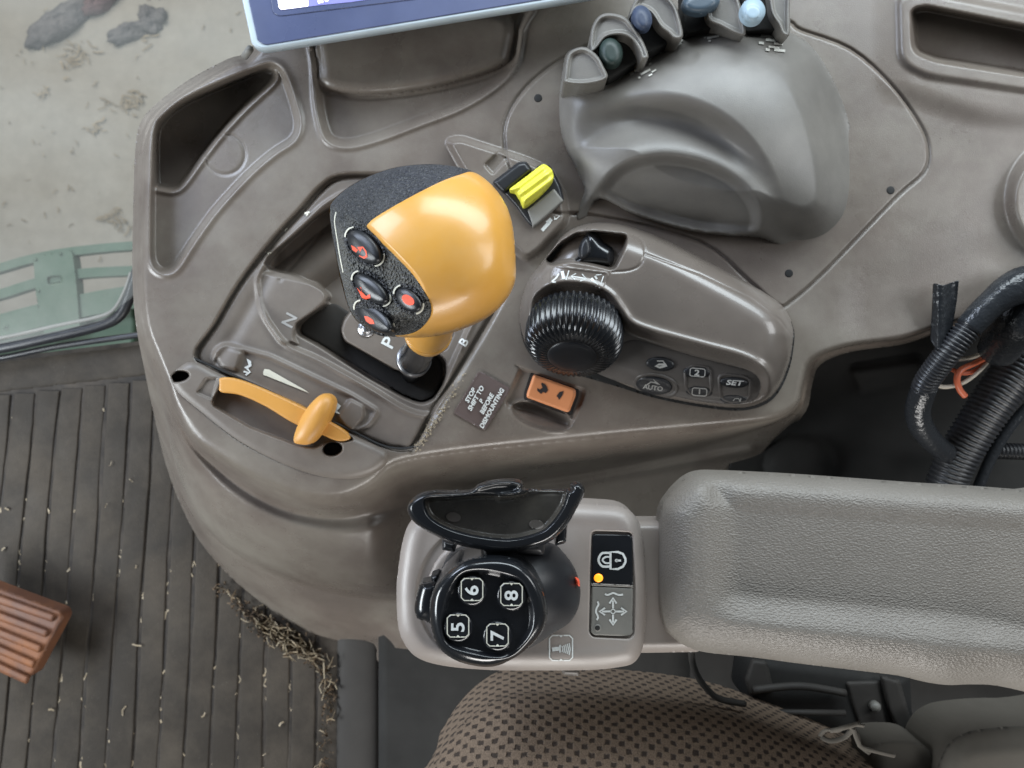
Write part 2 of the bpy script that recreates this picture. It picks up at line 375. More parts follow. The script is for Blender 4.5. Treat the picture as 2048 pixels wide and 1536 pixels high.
def tube(name, pts, rad, m, parent=None, n=12, res=6, rib=0, ribn=0, caps=True, flat=1.0):
    """round tube through (px, py, h) points, radius in u (number or list); rib = corrugation depth"""
    P = cr([p for p in pts], res, closed=False) if len(pts) > 2 else np.array(pts, float)
    rr = np.interp(np.linspace(0, 1, len(P)), np.linspace(0, 1, len(rad)), rad) if hasattr(rad, '__len__') else np.full(len(P), float(rad))
    C = W(P[:, 0], P[:, 1], P[:, 2])
    if ribn:
        L = np.r_[0, np.cumsum(np.linalg.norm(np.diff(C, axis=0), axis=1))]; t = np.linspace(0, L[-1], ribn * 6 + 1)
        C = np.stack([np.interp(t, L, C[:, k]) for k in range(3)], -1); rr = np.interp(t, L, rr)
        ph = np.arange(len(t)) % 6; rr = rr - rib * np.isin(ph, (0, 1, 5))
    T = np.gradient(C, axis=0); T /= np.linalg.norm(T, axis=1)[:, None] + 1e-12
    up = np.array([0, 0, 1.0]); V = []
    nrm = np.cross(T[0], up); nrm = nrm / (np.linalg.norm(nrm) + 1e-9) if np.linalg.norm(nrm) > .1 else np.array([1.0, 0, 0])
    for c, t, r in zip(C, T, rr):
        nrm = nrm - t * nrm.dot(t); nrm /= np.linalg.norm(nrm) + 1e-12; b = np.cross(t, nrm)
        for k in range(n):
            a = 2 * math.pi * k / n; V.append(c + U * r * (nrm * math.cos(a) + b * math.sin(a) * flat))
    N = len(C); F = [(i * n + k, i * n + (k + 1) % n, (i + 1) * n + (k + 1) % n, (i + 1) * n + k) for i in range(N - 1) for k in range(n)]
    if caps: F += [tuple(range(n))[::-1], tuple((N - 1) * n + k for k in range(n))]
    return link(name, np.array(V), F, m, parent)

def lathe(name, base, axis, prof, m, parent=None, n=48, mod=None, smooth=True, twist=0):
    """prof: list (radius, height along the axis) in u from base point (px, py, h)"""
    ax = Vector(axis).normalized(); e1 = ax.orthogonal().normalized(); e2 = ax.cross(e1)
    b = Vector(W(*[np.float64(v) for v in base])); V = []
    for i, (r, z) in enumerate(prof):
        for k in range(n):
            a = 2 * math.pi * k / n; q = r + (mod(i, k) if mod else 0)
            V.append(tuple(b + U * (ax * z + (e1 * math.cos(a) + e2 * math.sin(a)) * q)))
    N = len(prof); F = [(i * n + k, i * n + (k + 1) % n, (i + 1) * n + (k + 1) % n, (i + 1) * n + k) for i in range(N - 1) for k in range(n)]
    F += [tuple(range(n))[::-1], tuple((N - 1) * n + k for k in range(n))]
    return link(name, V, F, m, parent, smooth)

def hat(hfun, lift):
    if callable(hfun): return lambda X, Y: hfun(X, Y) + lift
    return lambda X, Y: hfun + lift + 0 * X
def text(s, px, py, size, rot, m, hfun, parent, name='lettering', sx=1.0, bold=0.0, lift=0.8, slant=0):
    cu = bpy.data.curves.new('t', 'FONT'); cu.body = s; cu.size = 1; cu.align_x = 'CENTER'; cu.align_y = 'CENTER'
    cu.offset = bold; cu.resolution_u = 3; cu.shear = slant; cu.space_line = 0.8
    ob = bpy.data.objects.new('t', cu); col.objects.link(ob); dg = bpy.context.evaluated_depsgraph_get()
    me = bpy.data.meshes.new_from_object(ob.evaluated_get(dg))
    V = np.array([v.co[:] for v in me.vertices]); F = [tuple(p.vertices) for p in me.polygons]
    bpy.data.objects.remove(ob); bpy.data.curves.remove(cu); bpy.data.meshes.remove(me)
    c, q = math.cos(math.radians(rot)), math.sin(math.radians(rot))
    x, y = V[:, 0] * size * sx, V[:, 1] * size
    X, Y = px + x * c - y * q, py - (x * q + y * c)
    H = hat(hfun, lift)(X, Y); H = np.full_like(H, H.max()) if H.max() - H.min() < 12 else H
    return link(name, W(X, Y, H), F, m, parent, False)
class Ink:
    """flat printed strokes and shapes gathered into one mesh"""
    def __init__(s): s.V = []; s.F = []
    def line(s, pts, w, closed=False, smooth=0):
        P = np.array(pts, float)
        if smooth: P = cr(P, smooth, closed)
        if closed: P = np.vstack([P, P[:1]])
        T = np.gradient(P, axis=0); 
        if closed: T[0] = T[-1] = (P[1] - P[-2])
        T /= np.linalg.norm(T, axis=1)[:, None] + 1e-9; Nn = np.stack([-T[:, 1], T[:, 0]], -1) * w / 2
        o = len(s.V)
        for p, q in zip(P + Nn, P - Nn): s.V += [p, q]
        s.F += [(o + 2 * i, o + 2 * i + 1, o + 2 * i + 3, o + 2 * i + 2) for i in range(len(P) - 1)]; return s
    def poly(s, pts):
        o = len(s.V); s.V += [np.array(p, float) for p in pts]; s.F.append(tuple(range(o, o + len(pts)))); return s
    def make(s, m, hfun, parent, name='printed_symbol', lift=0.8):
        V = np.array(s.V); F = s.F
        return link(name, W(V[:, 0], V[:, 1], hat(hfun, lift)(V[:, 0], V[:, 1])), F, m, parent, False)
def setting(name, V, F, m):
    o = link(name, V, F, m, None, False); o['kind'] = 'structure'; return o

# ================================================================== SETTING
FL = -700.0        # cab floor
GR = -3600.0       # yard outside
def quad(pts, h): return W(np.array([p[0] for p in pts], float), np.array([p[1] for p in pts], float), np.full(len(pts), float(h)))
g = GR * U
gx, gy = np.meshgrid(np.linspace(-6, 6, 61), np.linspace(-6, 6, 61))
gz = g + 0.004 * np.sin(gx * 3.1 + gy) * np.cos(gy * 2.3)
ii = np.arange(60 * 61).reshape(60, 61)[:, :60].ravel()
setting('ground', np.stack([gx.ravel(), gy.ravel(), gz.ravel()], -1), np.stack([ii, ii + 1, ii + 62, ii + 61], -1), 'concrete')

# loose straw lying on the concrete outside
def strands(name, items, m, label, cat, w=6, lift=4):
    V = []; F = []
    for (px, py, h, L, a, ww) in items:
        c, s = math.cos(a), math.sin(a); b = rng.uniform(-.25, .25) * L; o = len(V)
        for t, bb in ((-.5, 0), (0, b), (.5, 0)):
            for q in (-.5, .5):
                x = px + L * t * c - (q * ww + bb) * s; y = py + L * t * s + (q * ww + bb) * c
                V.append(W(np.float64(x), np.float64(y), np.float64(h + rng.uniform(0, lift) + (ww * .5 if bb else 0))))
        F += [(o, o + 1, o + 3, o + 2), (o + 2, o + 3, o + 5, o + 4)]
    o = link(name, np.array(V), F, m, None, False); o['kind'] = 'stuff'; tag(o, label, cat); return o
it = []
for _ in range(110):
    it.append((rng.uniform(-150, 480), rng.uniform(-60, 520), GR + 14, rng.uniform(4, 15), rng.uniform(0, 3.14), rng.uniform(1, 2.6)))
for (cx, cy, n, r) in ((255, 205, 34, 20), (235, 440, 26, 16), (150, 115, 28, 20), (190, 255, 14, 10), (85, 185, 8, 6), (290, 70, 12, 14)):
    for _ in range(n): it.append((cx + rng.normal(0, r), cy + rng.normal(0, r * .7), GR + 16, rng.uniform(8, 26), rng.normal(0.2, .7), rng.uniform(1.2, 3.2)))
strands('loose_straw', it, 'straw', 'pale straw and chaff scattered over the dusty concrete outside the cab window', 'straw', lift=8)

# dark lump of dried mud and stalks
def blobmesh(name, cx, cy, h, rx, ry, rz, rot, m, parent, seed, rough=.25, n=26):
    r2 = np.random.default_rng(seed); ph = r2.uniform(0, 6, 8); V = []; F = []
    k = (CH - h) / CH; cr_, sr = math.cos(math.radians(rot)), math.sin(math.radians(rot))
    for i in range(n // 2 + 1):
        th = math.pi * i / (n // 2)
        for j in range(n):
            a = 2 * math.pi * j / n
            q = 1 + rough * (math.sin(3 * a + ph[0] + 2 * th) * .5 + math.sin(7 * a + ph[1]) * math.sin(5 * th + ph[2]) * .5 + r2.uniform(-.3, .3) * .6)
            x, y, z = rx * q * math.sin(th) * math.cos(a), ry * q * math.sin(th) * math.sin(a), rz * q * math.cos(th)
            V.append(((cx - 1024 + x * cr_ + y * sr) * k * U, (768 - cy + x * sr - y * cr_) * k * U, (h + z * k) * U))
    for i in range(n // 2):
        for j in range(n): F.append((i * n + j, (i + 1) * n + j, (i + 1) * n + (j + 1) % n, i * n + (j + 1) % n))
    return link(name, V, F, m, parent)
cl = thing('mud_lump', 'long dark lump of dried mud with reddish end lying on the concrete outside', 'lump', W(np.float64(150.), np.float64(50.), np.float64(GR)))
blobmesh('lump_body', 120, 45, GR + 30, 78, 26, 24, 38, 'clod', cl, 3)
blobmesh('lump_tip', 200, 5, GR + 40, 42, 16, 18, 30, 'redmud', cl, 5)
cl = thing('mud_lump', 'smaller dark bluish clod lying on the concrete nearest the display screen', 'lump', W(np.float64(270.), np.float64(50.), np.float64(GR)))
blobmesh('lump_body', 268, 62, GR + 20, 58, 15, 18, 22, 'clod', cl, 9, .4)
blobmesh('lump_body', 305, 38, GR + 20, 26, 26, 18, 10, 'clod', cl, 10, .4)

# green step grating outside, below the window
GH = -1700.0
gr = thing('step_guard', 'green painted metal step guard with slotted openings outside the cab window', 'step', W(np.float64(130.), np.float64(560.), np.float64(GH)))
def bar(pts, w, name='guard_bar', h=GH, th=40):
    i = Ink().line(pts, w, smooth=5); V = np.array(i.V); T_ = W(V[:, 0], V[:, 1], np.full(len(V), h)); B_ = T_.copy(); B_[:, 2] -= th * U
    n = len(V); F = list(i.F) + [tuple(n + q for q in f[::-1]) for f in i.F]
    m2 = n // 2
    for k in range(m2 - 1):
        F.append((2 * k, 2 * k + 2, n + 2 * k + 2, n + 2 * k)); F.append((2 * k + 3, 2 * k + 1, n + 2 * k + 1, n + 2 * k + 3))
    return link(name, np.vstack([T_, B_]), F, 'green', gr, False)
bar([(-60, 553), (0, 535), (60, 518), (140, 503), (265, 491), (420, 486)], 17)
bar([(-60, 602), (0, 588), (70, 566), (150, 548), (265, 541), (420, 536)], 19)
bar([(-60, 672), (0, 652), (75, 632), (160, 612), (265, 594), (420, 580)], 46)
hf('guard_plate', rp([(66, 512), (144, 500), (152, 560), (160, 660), (88, 672), (72, 590)], 12), lambda X, Y: GH + 14 - 40 * sm(sd(rrect(109, 560, 26, 13, 4, 8), X, Y), -1, 1.5), 'green', gr, 2.5, GH - 40)
pad('guard_plate', rp([(-60, 660), (80, 632), (270, 600), (270, 690), (-60, 740)], 10), GH - 70, 12, 8, 'green', gr, 5, GH - 110)
for (x, y) in ((72, 519), (122, 508), (78, 582), (10, 655)): lathe('bolt', (x, y, GH + 14), (0, 0, 1), [(7, 0), (7, 4), (4, 7), (0.1, 8)], 'green', gr, 10)

# dusty window pane leaning out over the yard
gm = bpy.data.materials.new('dusty_glass'); gm.use_nodes = True; nt = gm.node_tree; b_ = nt.nodes['Principled BSDF']
b_.inputs['Base Color'].default_value = (0.60, 0.62, 0.58, 1); b_.inputs['Roughness'].default_value = 0.25
tx = nt.nodes.new('ShaderNodeTexNoise'); tx.inputs['Scale'].default_value = 4; tx.inputs['Detail'].default_value = 6
mr = nt.nodes.new('ShaderNodeMapRange'); nt.links.new(tx.outputs[0], mr.inputs[0]); mr.inputs[1].default_value = .35; mr.inputs[2].default_value = .65
mr.inputs[3].default_value = .03; mr.inputs[4].default_value = .09; nt.links.new(mr.outputs[0], b_.inputs['Alpha'])
pp = [(-500, -260), (720, -260), (720, 560), (272, 585), (205, 640), (120, 662), (0, 688), (-500, 790)]
ph = lambda x, y: -625 + 260 * (700 - y) / 900
V0 = np.array([W(np.float64(x), np.float64(y), np.float64(ph(x, y))) for x, y in pp]); V1 = V0 - [0, 0, .004]
n_ = len(pp); F_ = [tuple(range(n_))[::-1], tuple(range(n_, 2 * n_))] + [(i, (i + 1) % n_, n_ + (i + 1) % n_, n_ + i) for i in range(n_)]
tag(link('window_pane', np.vstack([V0, V1]), F_, gm, None, False), 'dusty cab window glass above the seal, with the yard seen through it', 'window')

# window rubber seal
ws = thing('window_seal', 'black rubber seal curving along the bottom corner of the cab window', 'window seal', W(np.float64(130.), np.float64(680.), np.float64(-640.)))
tube('seal_lip', [(-120, 712, -640), (0, 697, -640), (120, 671, -640), (205, 650, -638), (242, 628, -632), (262, 585, -622), (275, 540, -610)], 15, 'rubber', ws, 14, 8)
tube('seal_edge', [(-120, 690, -628), (0, 676, -628), (110, 652, -628), (195, 634, -628), (228, 618, -625), (250, 580, -618), (262, 545, -605)], 5, 'grayp', ws, 8, 8)
tube('seal_lip', [(-120, 730, -660), (0, 716, -660), (120, 692, -660), (290, 668, -660)], 9, 'rubber', ws, 10, 8)

# cab floor with moulded rubber mat
fx = [(-260, 748), (0, 716), (330, 676), (1250, 676), (1250, 1700), (-260, 1700)]
V = np.vstack([quad(fx, FL - 4), quad(fx, FL - 60)]); F = [(0, 1, 2, 3, 4, 5)] + [(i, (i + 1) % 6, 6 + (i + 1) % 6, 6 + i) for i in range(6)]
fl = setting('cab_floor', V, F, 'groove')
fm = thing('floor_mat', 'worn brown rubber floor mat with long parallel ribs and bits of straw in its grooves', 'floor mat', W(np.float64(300.), np.float64(1100.), np.float64(FL - 14)))
pad('mat_border', rp([(-260, 752), (0, 722), (330, 682), (420, 682), (420, 740), (330, 748), (0, 786), (-260, 812)], 6), FL - 8, 8, 8, 'mat', fm, 5, FL - 14)
for i in range(22):
    x0 = -212 + 47.5 * i
    def xl(y, o): return x0 + o + (y - 770) * (-0.105 + 0.0062 * (i - 4)) + 1.5 * math.sin(y / 90 + i)
    yt = 790 - 0.11 * max(0, x0) if x0 < 380 else 960
    ys = np.linspace(yt, 1640, 30)
    yy = np.repeat(ys, 1); a1 = np.array([xl(y, 3.2) for y in ys]) + rng.normal(0, .5, len(ys)); a2 = np.array([xl(y, 45.2 + (y - 770) * .006) for y in ys]) + rng.normal(0, .5, len(ys))
    hh = FL + 1.5 * np.sin(ys / 70 + x0) + rng.uniform(-1.5, 1.5)
    cols = [(a1, -14, 0), (a1, -2.5, 0), (a1 + 1.6, -.6, 0), (a1 + 4, 0, 0), (a2 - 4, 0, 0), (a2 - 1.6, -.6, 0), (a2, -2.5, 0), (a2, -14, 0)]
    Vr = np.concatenate([W(c, ys, hh + d) for c, d, _ in cols]); nr = len(ys)
    Fr = [(c * nr + k, c * nr + k + 1, (c + 1) * nr + k + 1, (c + 1) * nr + k) for c in range(7) for k in range(nr - 1)]
    link('mat_rib', Vr, Fr, 'mat', fm)
it = []
for i in range(1, 18):
    for _ in range(9):
        y = rng.uniform(1000, 1560) if rng.random() < .8 else rng.uniform(800, 1560)
        x = -212 + 47.5 * i + (y - 770) * (-0.105 + 0.0062 * (i - 4)) + rng.normal(0, 3)
        it.append((x, y, FL - 6, rng.uniform(5, 18), rng.normal(1.6, .4), rng.uniform(2, 4.5)))
for _ in range(16): it.append((rng.uniform(0, 640), rng.uniform(900, 1560), FL + 4, rng.uniform(5, 22), rng.uniform(0, 3), rng.uniform(1.5, 4)))
strands('straw_bits', it, 'straw', 'short bits of straw and grit caught in the grooves of the floor mat', 'straw')
it = []
def along(P, t):
    P = np.array(P, float); L = np.r_[0, np.cumsum(np.linalg.norm(np.diff(P, axis=0), axis=1))]
    return np.interp(t * L[-1], L, P[:, 0]), np.interp(t * L[-1], L, P[:, 1])
PL = [(440, 1165), (500, 1215), (560, 1262), (620, 1296), (655, 1330), (662, 1400), (655, 1480), (650, 1580)]
fl_, st_ = [], []
for (c0, w0, n0) in [(.1, .05, 90), (.22, .05, 360), (.31, .05, 620), (.40, .05, 420), (.50, .03, 90), (.62, .04, 110), (.76, .05, 70), (.9, .05, 60)]:
    for _ in range(int(n0 * .45)):
        x, y = along(PL, min(1, max(0, rng.normal(c0, w0)))); q = abs(rng.normal(0, 1)); u2 = rng.normal(0, 6)
        fl_.append((x + u2 - 7 * q, y - u2 + 7 * q * (y < 1340), FL + rng.uniform(0, 12) * math.exp(-q), rng.uniform(2, 9), rng.uniform(0, 3.1), rng.uniform(1.5, 4.5)))
        if rng.random() < .16: st_.append((x + u2 - 8 * q, y - u2 + 8 * q * (y < 1340), FL + rng.uniform(4, 18), rng.uniform(8, 34), rng.normal(.7 if y < 1330 else 1.5, .7), rng.uniform(1.2, 2.6)))
a, b = fl_, st_
strands('chaff_pile', a, 'chaff', 'brown chaff and dirt heaped along the foot of the console', 'chaff', lift=14)
strands('straw_pile', b, 'straw', 'dry straw heaped along the foot of the console', 'straw', lift=24)

# ribbed pedal at the left
pd = thing('pedal', 'rusty orange ribbed foot pedal at the left edge above the floor mat', 'pedal', W(np.float64(50.), np.float64(1270.), np.float64(-560.)))
pad('pedal_plate', rp([(-90, 1140), (0, 1176), (124, 1222), (128, 1236), (66, 1352), (50, 1354), (-90, 1300)], 7), -580, 12, 9, 'pedal', pd, 3, -620)
for k in range(5):
    y0 = 1196 + 31 * k; x1 = 112 - 13 * k
    pad('pedal_rib', rp([(-90, y0 - 38), (x1, y0 + 33), (x1 - 7, y0 + 49), (-90, y0 - 17)], 4), -570, 14, 6, 'pedal', pd, 2.5, -575)

# ================================================================== SIDE CONSOLE
OUT = cr([(455, 118), (380, 158), (312, 208), (280, 248), (270, 310), (266, 440), (265, 560), (272, 650), (289, 740), (308, 830), (332, 930), (366, 1020), (412, 1100), (490, 1180), (590, 1250), (670, 1280), (745, 1292),
          (760, 1330), (900, 1340), (1200, 1300), (1450, 1150), (1512, 960), (1560, 885), (1612, 822), (1624, 770), (1640, 730), (1700, 704), (1800, 690), (1870, 668), (1930, 655), (2020, 640), (2130, 640),
          (2150, 400), (2150, -60), (1500, -90), (900, -90), (560, -80), (520, 60), (492, 105)], 4)
TOP = cr([(468, 128), (392, 172), (328, 220), (300, 262), (288, 320), (284, 440), (283, 560), (292, 650), (316, 715), (338, 770), (352, 812), (385, 870), (430, 905), (520, 955), (600, 985), (680, 990), (740, 965), (790, 925), (900, 905),
          (1050, 888), (1250, 868), (1450, 850), (1545, 838), (1592, 812), (1604, 770), (1622, 722), (1690, 694), (1800, 678), (1870, 656), (1930, 640), (2020, 628), (2110, 620),
          (2120, 400), (2120, -50), (1500, -80), (900, -80), (575, -60), (535, 70), (500, 118)], 4)
CRE = cr([(462, 122), (386, 166), (320, 214), (290, 256), (278, 316), (275, 440), (274, 560), (281, 650), (303, 740), (330, 830), (352, 930), (386, 1015), (440, 1078), (500, 1118), (560, 1146), (625, 1166), (700, 1182), (800, 1192),
          (950, 1188), (1200, 1130), (1400, 1030), (1496, 940), (1550, 875), (1600, 822), (1616, 770), (1632, 727), (1698, 700), (1800, 686), (1870, 664), (1930, 650), (2020, 636), (2120, 630),
          (2135, 400), (2135, -55), (1500, -85), (900, -85), (568, -68), (528, 66), (497, 112)], 4)
TRAY = cr([(310, 253), (328, 229), (369, 197), (445, 162), (521, 133), (548, 130), (568, 150), (589, 209), (597, 250), (586, 279), (551, 303), (512, 335), (474, 373), (427, 426), (385, 485), (356, 530), (340, 543), (322, 543), (308, 530), (302, 500), (303, 400), (306, 300)], 4)
POCK = cr([(314, 262), (332, 233), (372, 203), (448, 169), (520, 141), (542, 140), (550, 150), (540, 168), (490, 214), (440, 268), (400, 320), (368, 364), (350, 378), (325, 376), (313, 368), (311, 320)], 4)
MREC = cr([(622, 60), (630, 130), (634, 200), (645, 258), (662, 284), (700, 291), (760, 276), (840, 246), (920, 215), (990, 172), (1028, 128), (1040, 60), (1040, -20), (640, -20)], 4)
MBLK = cr([(634, 70), (636, 130), (640, 165), (665, 182), (740, 190), (840, 180), (930, 160), (1000, 135), (1022, 110), (1020, 30), (900, 20), (720, 40)], 4)
PLATE = cr([(1180, 92), (1110, 128), (1050, 180), (1014, 240), (1012, 300), (1040, 370), (1100, 420), (1200, 430), (1400, 480), (1500, 560), (1555, 608), (1580, 602), (1650, 540), (1790, 395), (1845, 345), (1855, 300), (1838, 250), (1780, 170), (1700, 100), (1600, 62), (1550, 40), (1300, 30)], 4)
RTRAY = rp([(1822, 18), (1850, 12), (2160, 74), (2160, 168), (1870, 122), (1826, 104)], 20)
RRIM = rp([(1800, -8), (1850, -12), (2170, 50), (2170, 196), (1850, 148), (1804, 122)], 30)
LOWE = [(780, 1003), (850, 985), (1000, 980), (1160, 962), (1300, 938), (1500, 900)]
def tilt(X, Y): return -18 * sm(Y, 640, 890) * sm(X, 840, 1000)
def bodyh(X, Y):
    sT = sd(TOP, X, Y, 420); sO = sd(OUT, X, Y, 420); sC = sd(CRE, X, Y, 420)
    h = 3 * np.sin(X / 170.) * np.cos(Y / 140.)
    dep = 60 + 640 * sm(Y, 640, 960) * sm(1640 - X, 0, 60) + 240 * sm(X, 1600, 1640)
    h = h + tilt(X, Y)
    # rounded front edge
    wd = 10 + 14 * sm(Y, 780, 900) + 26 * gs(np.hypot(X - 650, Y - 965), 130)
    h -= 16 * (1 - sm(sT, 0, 1) * 0) * (1 - dome(np.maximum(sT, 0), wd))
    dT = np.maximum(-sT, 0); dC = np.maximum(sC, 0)
    t = dT / (dT + dC + 1e-6)
    mid = dep * .62
    f1 = .34 * sm(t, 0, .24) + .12 * t + .54 * (1 - dome(1 - t, 1.0, 1.8))
    f1 = f1 + .07 * gs(t - .26, .09) * sm(Y, 800, 940)
    wr = sm(X, 730, 900); f1 = f1 * (1 - wr) + wr * (.86 * sm(t, 0, .30) + .14 * t)
    h = np.where(sT < 0, h - (mid - 16) * f1, h)
    t2 = np.clip(-sC / (-sC + np.maximum(sO, 0) + 1e-6), 0, 1)
    h = np.where(sC < 0, h - (mid - 16) * (1 - f1) - (dep - mid) * (.26 * sm(t2, 0, .12) + .74 * t2 ** 1.5), h)
    # lip on the dark front wall
    d = sdl(LOWE, X, Y, 60); h += 12 * gs(d, 9) * (sT < -10)
    inn = sm(sT, 6, 20)
    # left rim and storage tray
    sTr = sd(TRAY, X, Y, 40)
    h += inn * 5 * gs(sTr + 6, 6) * (sTr < 20)
    sloped = 40 - 0.05 * (X - 300)
    h -= sloped * sm(sTr, -4, 9)
    h -= 75 * sm(sd(POCK, X, Y, 20), -2.5, 7)
    h += 5 * gs(sd(POCK, X, Y, 30) + 7, 4) * (sTr > 8)
    rc = np.hypot(X - 450, Y - 309); h -= 2.5 * gs(rc - 40, 2.6) * (X - Y > 60)
    # recess under the display
    sM = sd(MREC, X, Y, 60); h -= 20 * sm(sM, -4, 16); h += 5 * gs(sM + 5, 5)
    sB = sd(MBLK, X, Y, 60); h += 26 * dome(np.maximum(sB, 0), 26) ; h -= 3 * gs(sB + 8, 3.5) * (Y > 100)
    # hood base plate
    sP = sd(PLATE, X, Y, 40); h += 4 * sm(sP, -1.5, 3) - 5 * gs(sP + 2.5, 2.6)
    # storage slot at the far right and its raised rim
    h += 9 * sm(sd(RRIM, X, Y, 40), -14, 6); h -= 80 * sm(sd(RTRAY, X, Y, 40), -4, 10)
    h += 12 * sm(78 + 10 * np.sin(X / 60) - (Y - 150 - (X - 1800) * .16), 0, 60) * (X > 1700) * sm(X, 1740, 1830)
    rw = np.hypot(X - 2140, Y - 400); h += 34 * sm(rw, 135, 105) - 0 ; h -= 10 * sm(rw, 90, 78)
    # faceted block that carries the yellow lever, and the ramp to its left
    s1 = sd(rp([(893, 282), (920, 276), (1050, 318), (1100, 340), (1128, 395), (1135, 440), (1080, 500), (1052, 520), (1000, 470), (960, 400)], 14), X, Y, 50)
    h += 30 * sm(s1, -7, 9)
    h -= 8 * sm(sd(rp([(968, 330), (995, 304), (1018, 316), (985, 350)], 5), X, Y, 20), -1, 3)
    # soft pit with the orange rocker and thumb scoop below
    s2 = sd(rp([(1028, 730), (1050, 738), (1172, 780), (1166, 802), (1140, 856), (1012, 812), (1012, 800), (1040, 738)], 8), X, Y, 30)
    h -= 9 * sm(s2, -3, 5)
    s3 = sd(ell(1083, 832, 63, 26, -17), X, Y, 30)
    h -= 22 * dome(np.maximum(s3, 0), 26, 1.6) ; h += 3 * gs(s3, 3)
    h -= 1.0 * gs(Y - 700 - .35 * (X - 900), 7) * 0
    # seam and dusty trough beside the shift gate, trench below its left side
    h -= 26 * sm(sd(TROF, X, Y, 30), -6, 3)
    h -= 5 * gs(sdl([(822, 900), (880, 815), (965, 672), (1010, 590), (1016, 560)], X, Y, 20), 5)
    h -= 170 * sm(sd(TROF, X, Y, 30), 10, 17) + 120 * sm(sd(HOUS, X, Y, 30), 9, 15) + 120 * sm(sd(POD, X, Y, 40), 18, 26)
    # long shallow valley right of the hood, vertical crease on the rear panel
    h -= 5 * sm(sd(rp([(1700, 560), (1990, 470), (2100, 600), (1900, 640), (1700, 680)], 60), X, Y, 60), -40, 40)
    return h
TROF = cr([(392, 712), (430, 650), (480, 565), (545, 480), (600, 420), (640, 375), (680, 352), (760, 350), (880, 360), (985, 500), (1000, 590), (955, 680), (870, 815), (824, 892), (760, 888), (600, 815), (450, 748)], 4)
HOUS = cr([(336, 762), (334, 750), (345, 738), (385, 718), (452, 750), (600, 816), (700, 864), (762, 892), (778, 906), (774, 928), (745, 950), (700, 962), (640, 960), (560, 935), (470, 888), (395, 828), (352, 790)], 4)
POD = cr([(1038, 644), (1041, 605), (1056, 562), (1076, 534), (1100, 503), (1122, 474), (1150, 455), (1188, 445), (1234, 446), (1281, 459), (1344, 486), (1438, 534), (1531, 586), (1570, 618), (1586, 656), (1585, 690), (1578, 728), (1560, 772), (1533, 801), (1484, 816), (1406, 810), (1312, 792), (1219, 764), (1141, 741), (1078, 719), (1050, 691)], 5)
con = thing('side_console', 'taupe moulded plastic side console with a storage tray, shift gate, keypad pod and lever hood', 'console', W(np.float64(900.), np.float64(600.), np.float64(FL)))
hf('console_body', OUT, bodyh, 'taupe_dusty', con, 2.6, FL - 10)
screwm = 'hole'
for (x, y) in ((1076, 197), (1780, 381), (1577, 547)):
    lathe('plate_screw', (x, y, float(bodyh(np.array([x * 1.]), np.array([y * 1.]))[0]) - 2), (0, 0, 1), [(8.0, 0), (8.0, 2.6), (6.5, 3.2), (.1, 3.2)], screwm, con, 16)

# ---------------- shift gate insert
GATE = cr([(398, 713), (436, 650), (486, 566), (551, 486), (606, 426), (646, 382), (684, 358), (760, 356), (880, 366), (975, 500), (992, 590), (948, 680), (864, 815), (822, 890), (800, 893), (760, 884), (600, 812), (450, 745)], 4)
BOWL = cr([(514, 566), (528, 530), (560, 492), (610, 445), (660, 402), (720, 380), (860, 380), (950, 480), (960, 600), (935, 668), (905, 735), (885, 790), (866, 826), (840, 830), (800, 815), (740, 778), (640, 722), (575, 692), (546, 660), (524, 622)], 4)
OPEN = cr([(530, 528), (590, 470), (650, 420), (720, 400), (800, 420), (840, 520), (800, 640), (760, 655), (700, 640), (655, 608), (656, 588), (600, 556)], 4)
SLOT = rp([(612, 636), (668, 600), (720, 640), (700, 668), (800, 735), (858, 700), (890, 720), (892, 755), (872, 795), (846, 808), (815, 798), (740, 756), (640, 692), (596, 668), (592, 650)], 14)
NPL = rp([(512, 575), (524, 540), (640, 566), (656, 588), (654, 606), (594, 660), (590, 676), (600, 690), (560, 690), (528, 640)], 12)
PPL = rp([(688, 640), (706, 616), (850, 640), (860, 690), (800, 742), (792, 740), (690, 682), (682, 662)], 8)
IND = rp([(432, 700), (450, 688), (540, 712), (700, 788), (756, 822), (738, 850), (700, 866), (600, 818), (440, 742), (424, 726)], 10)
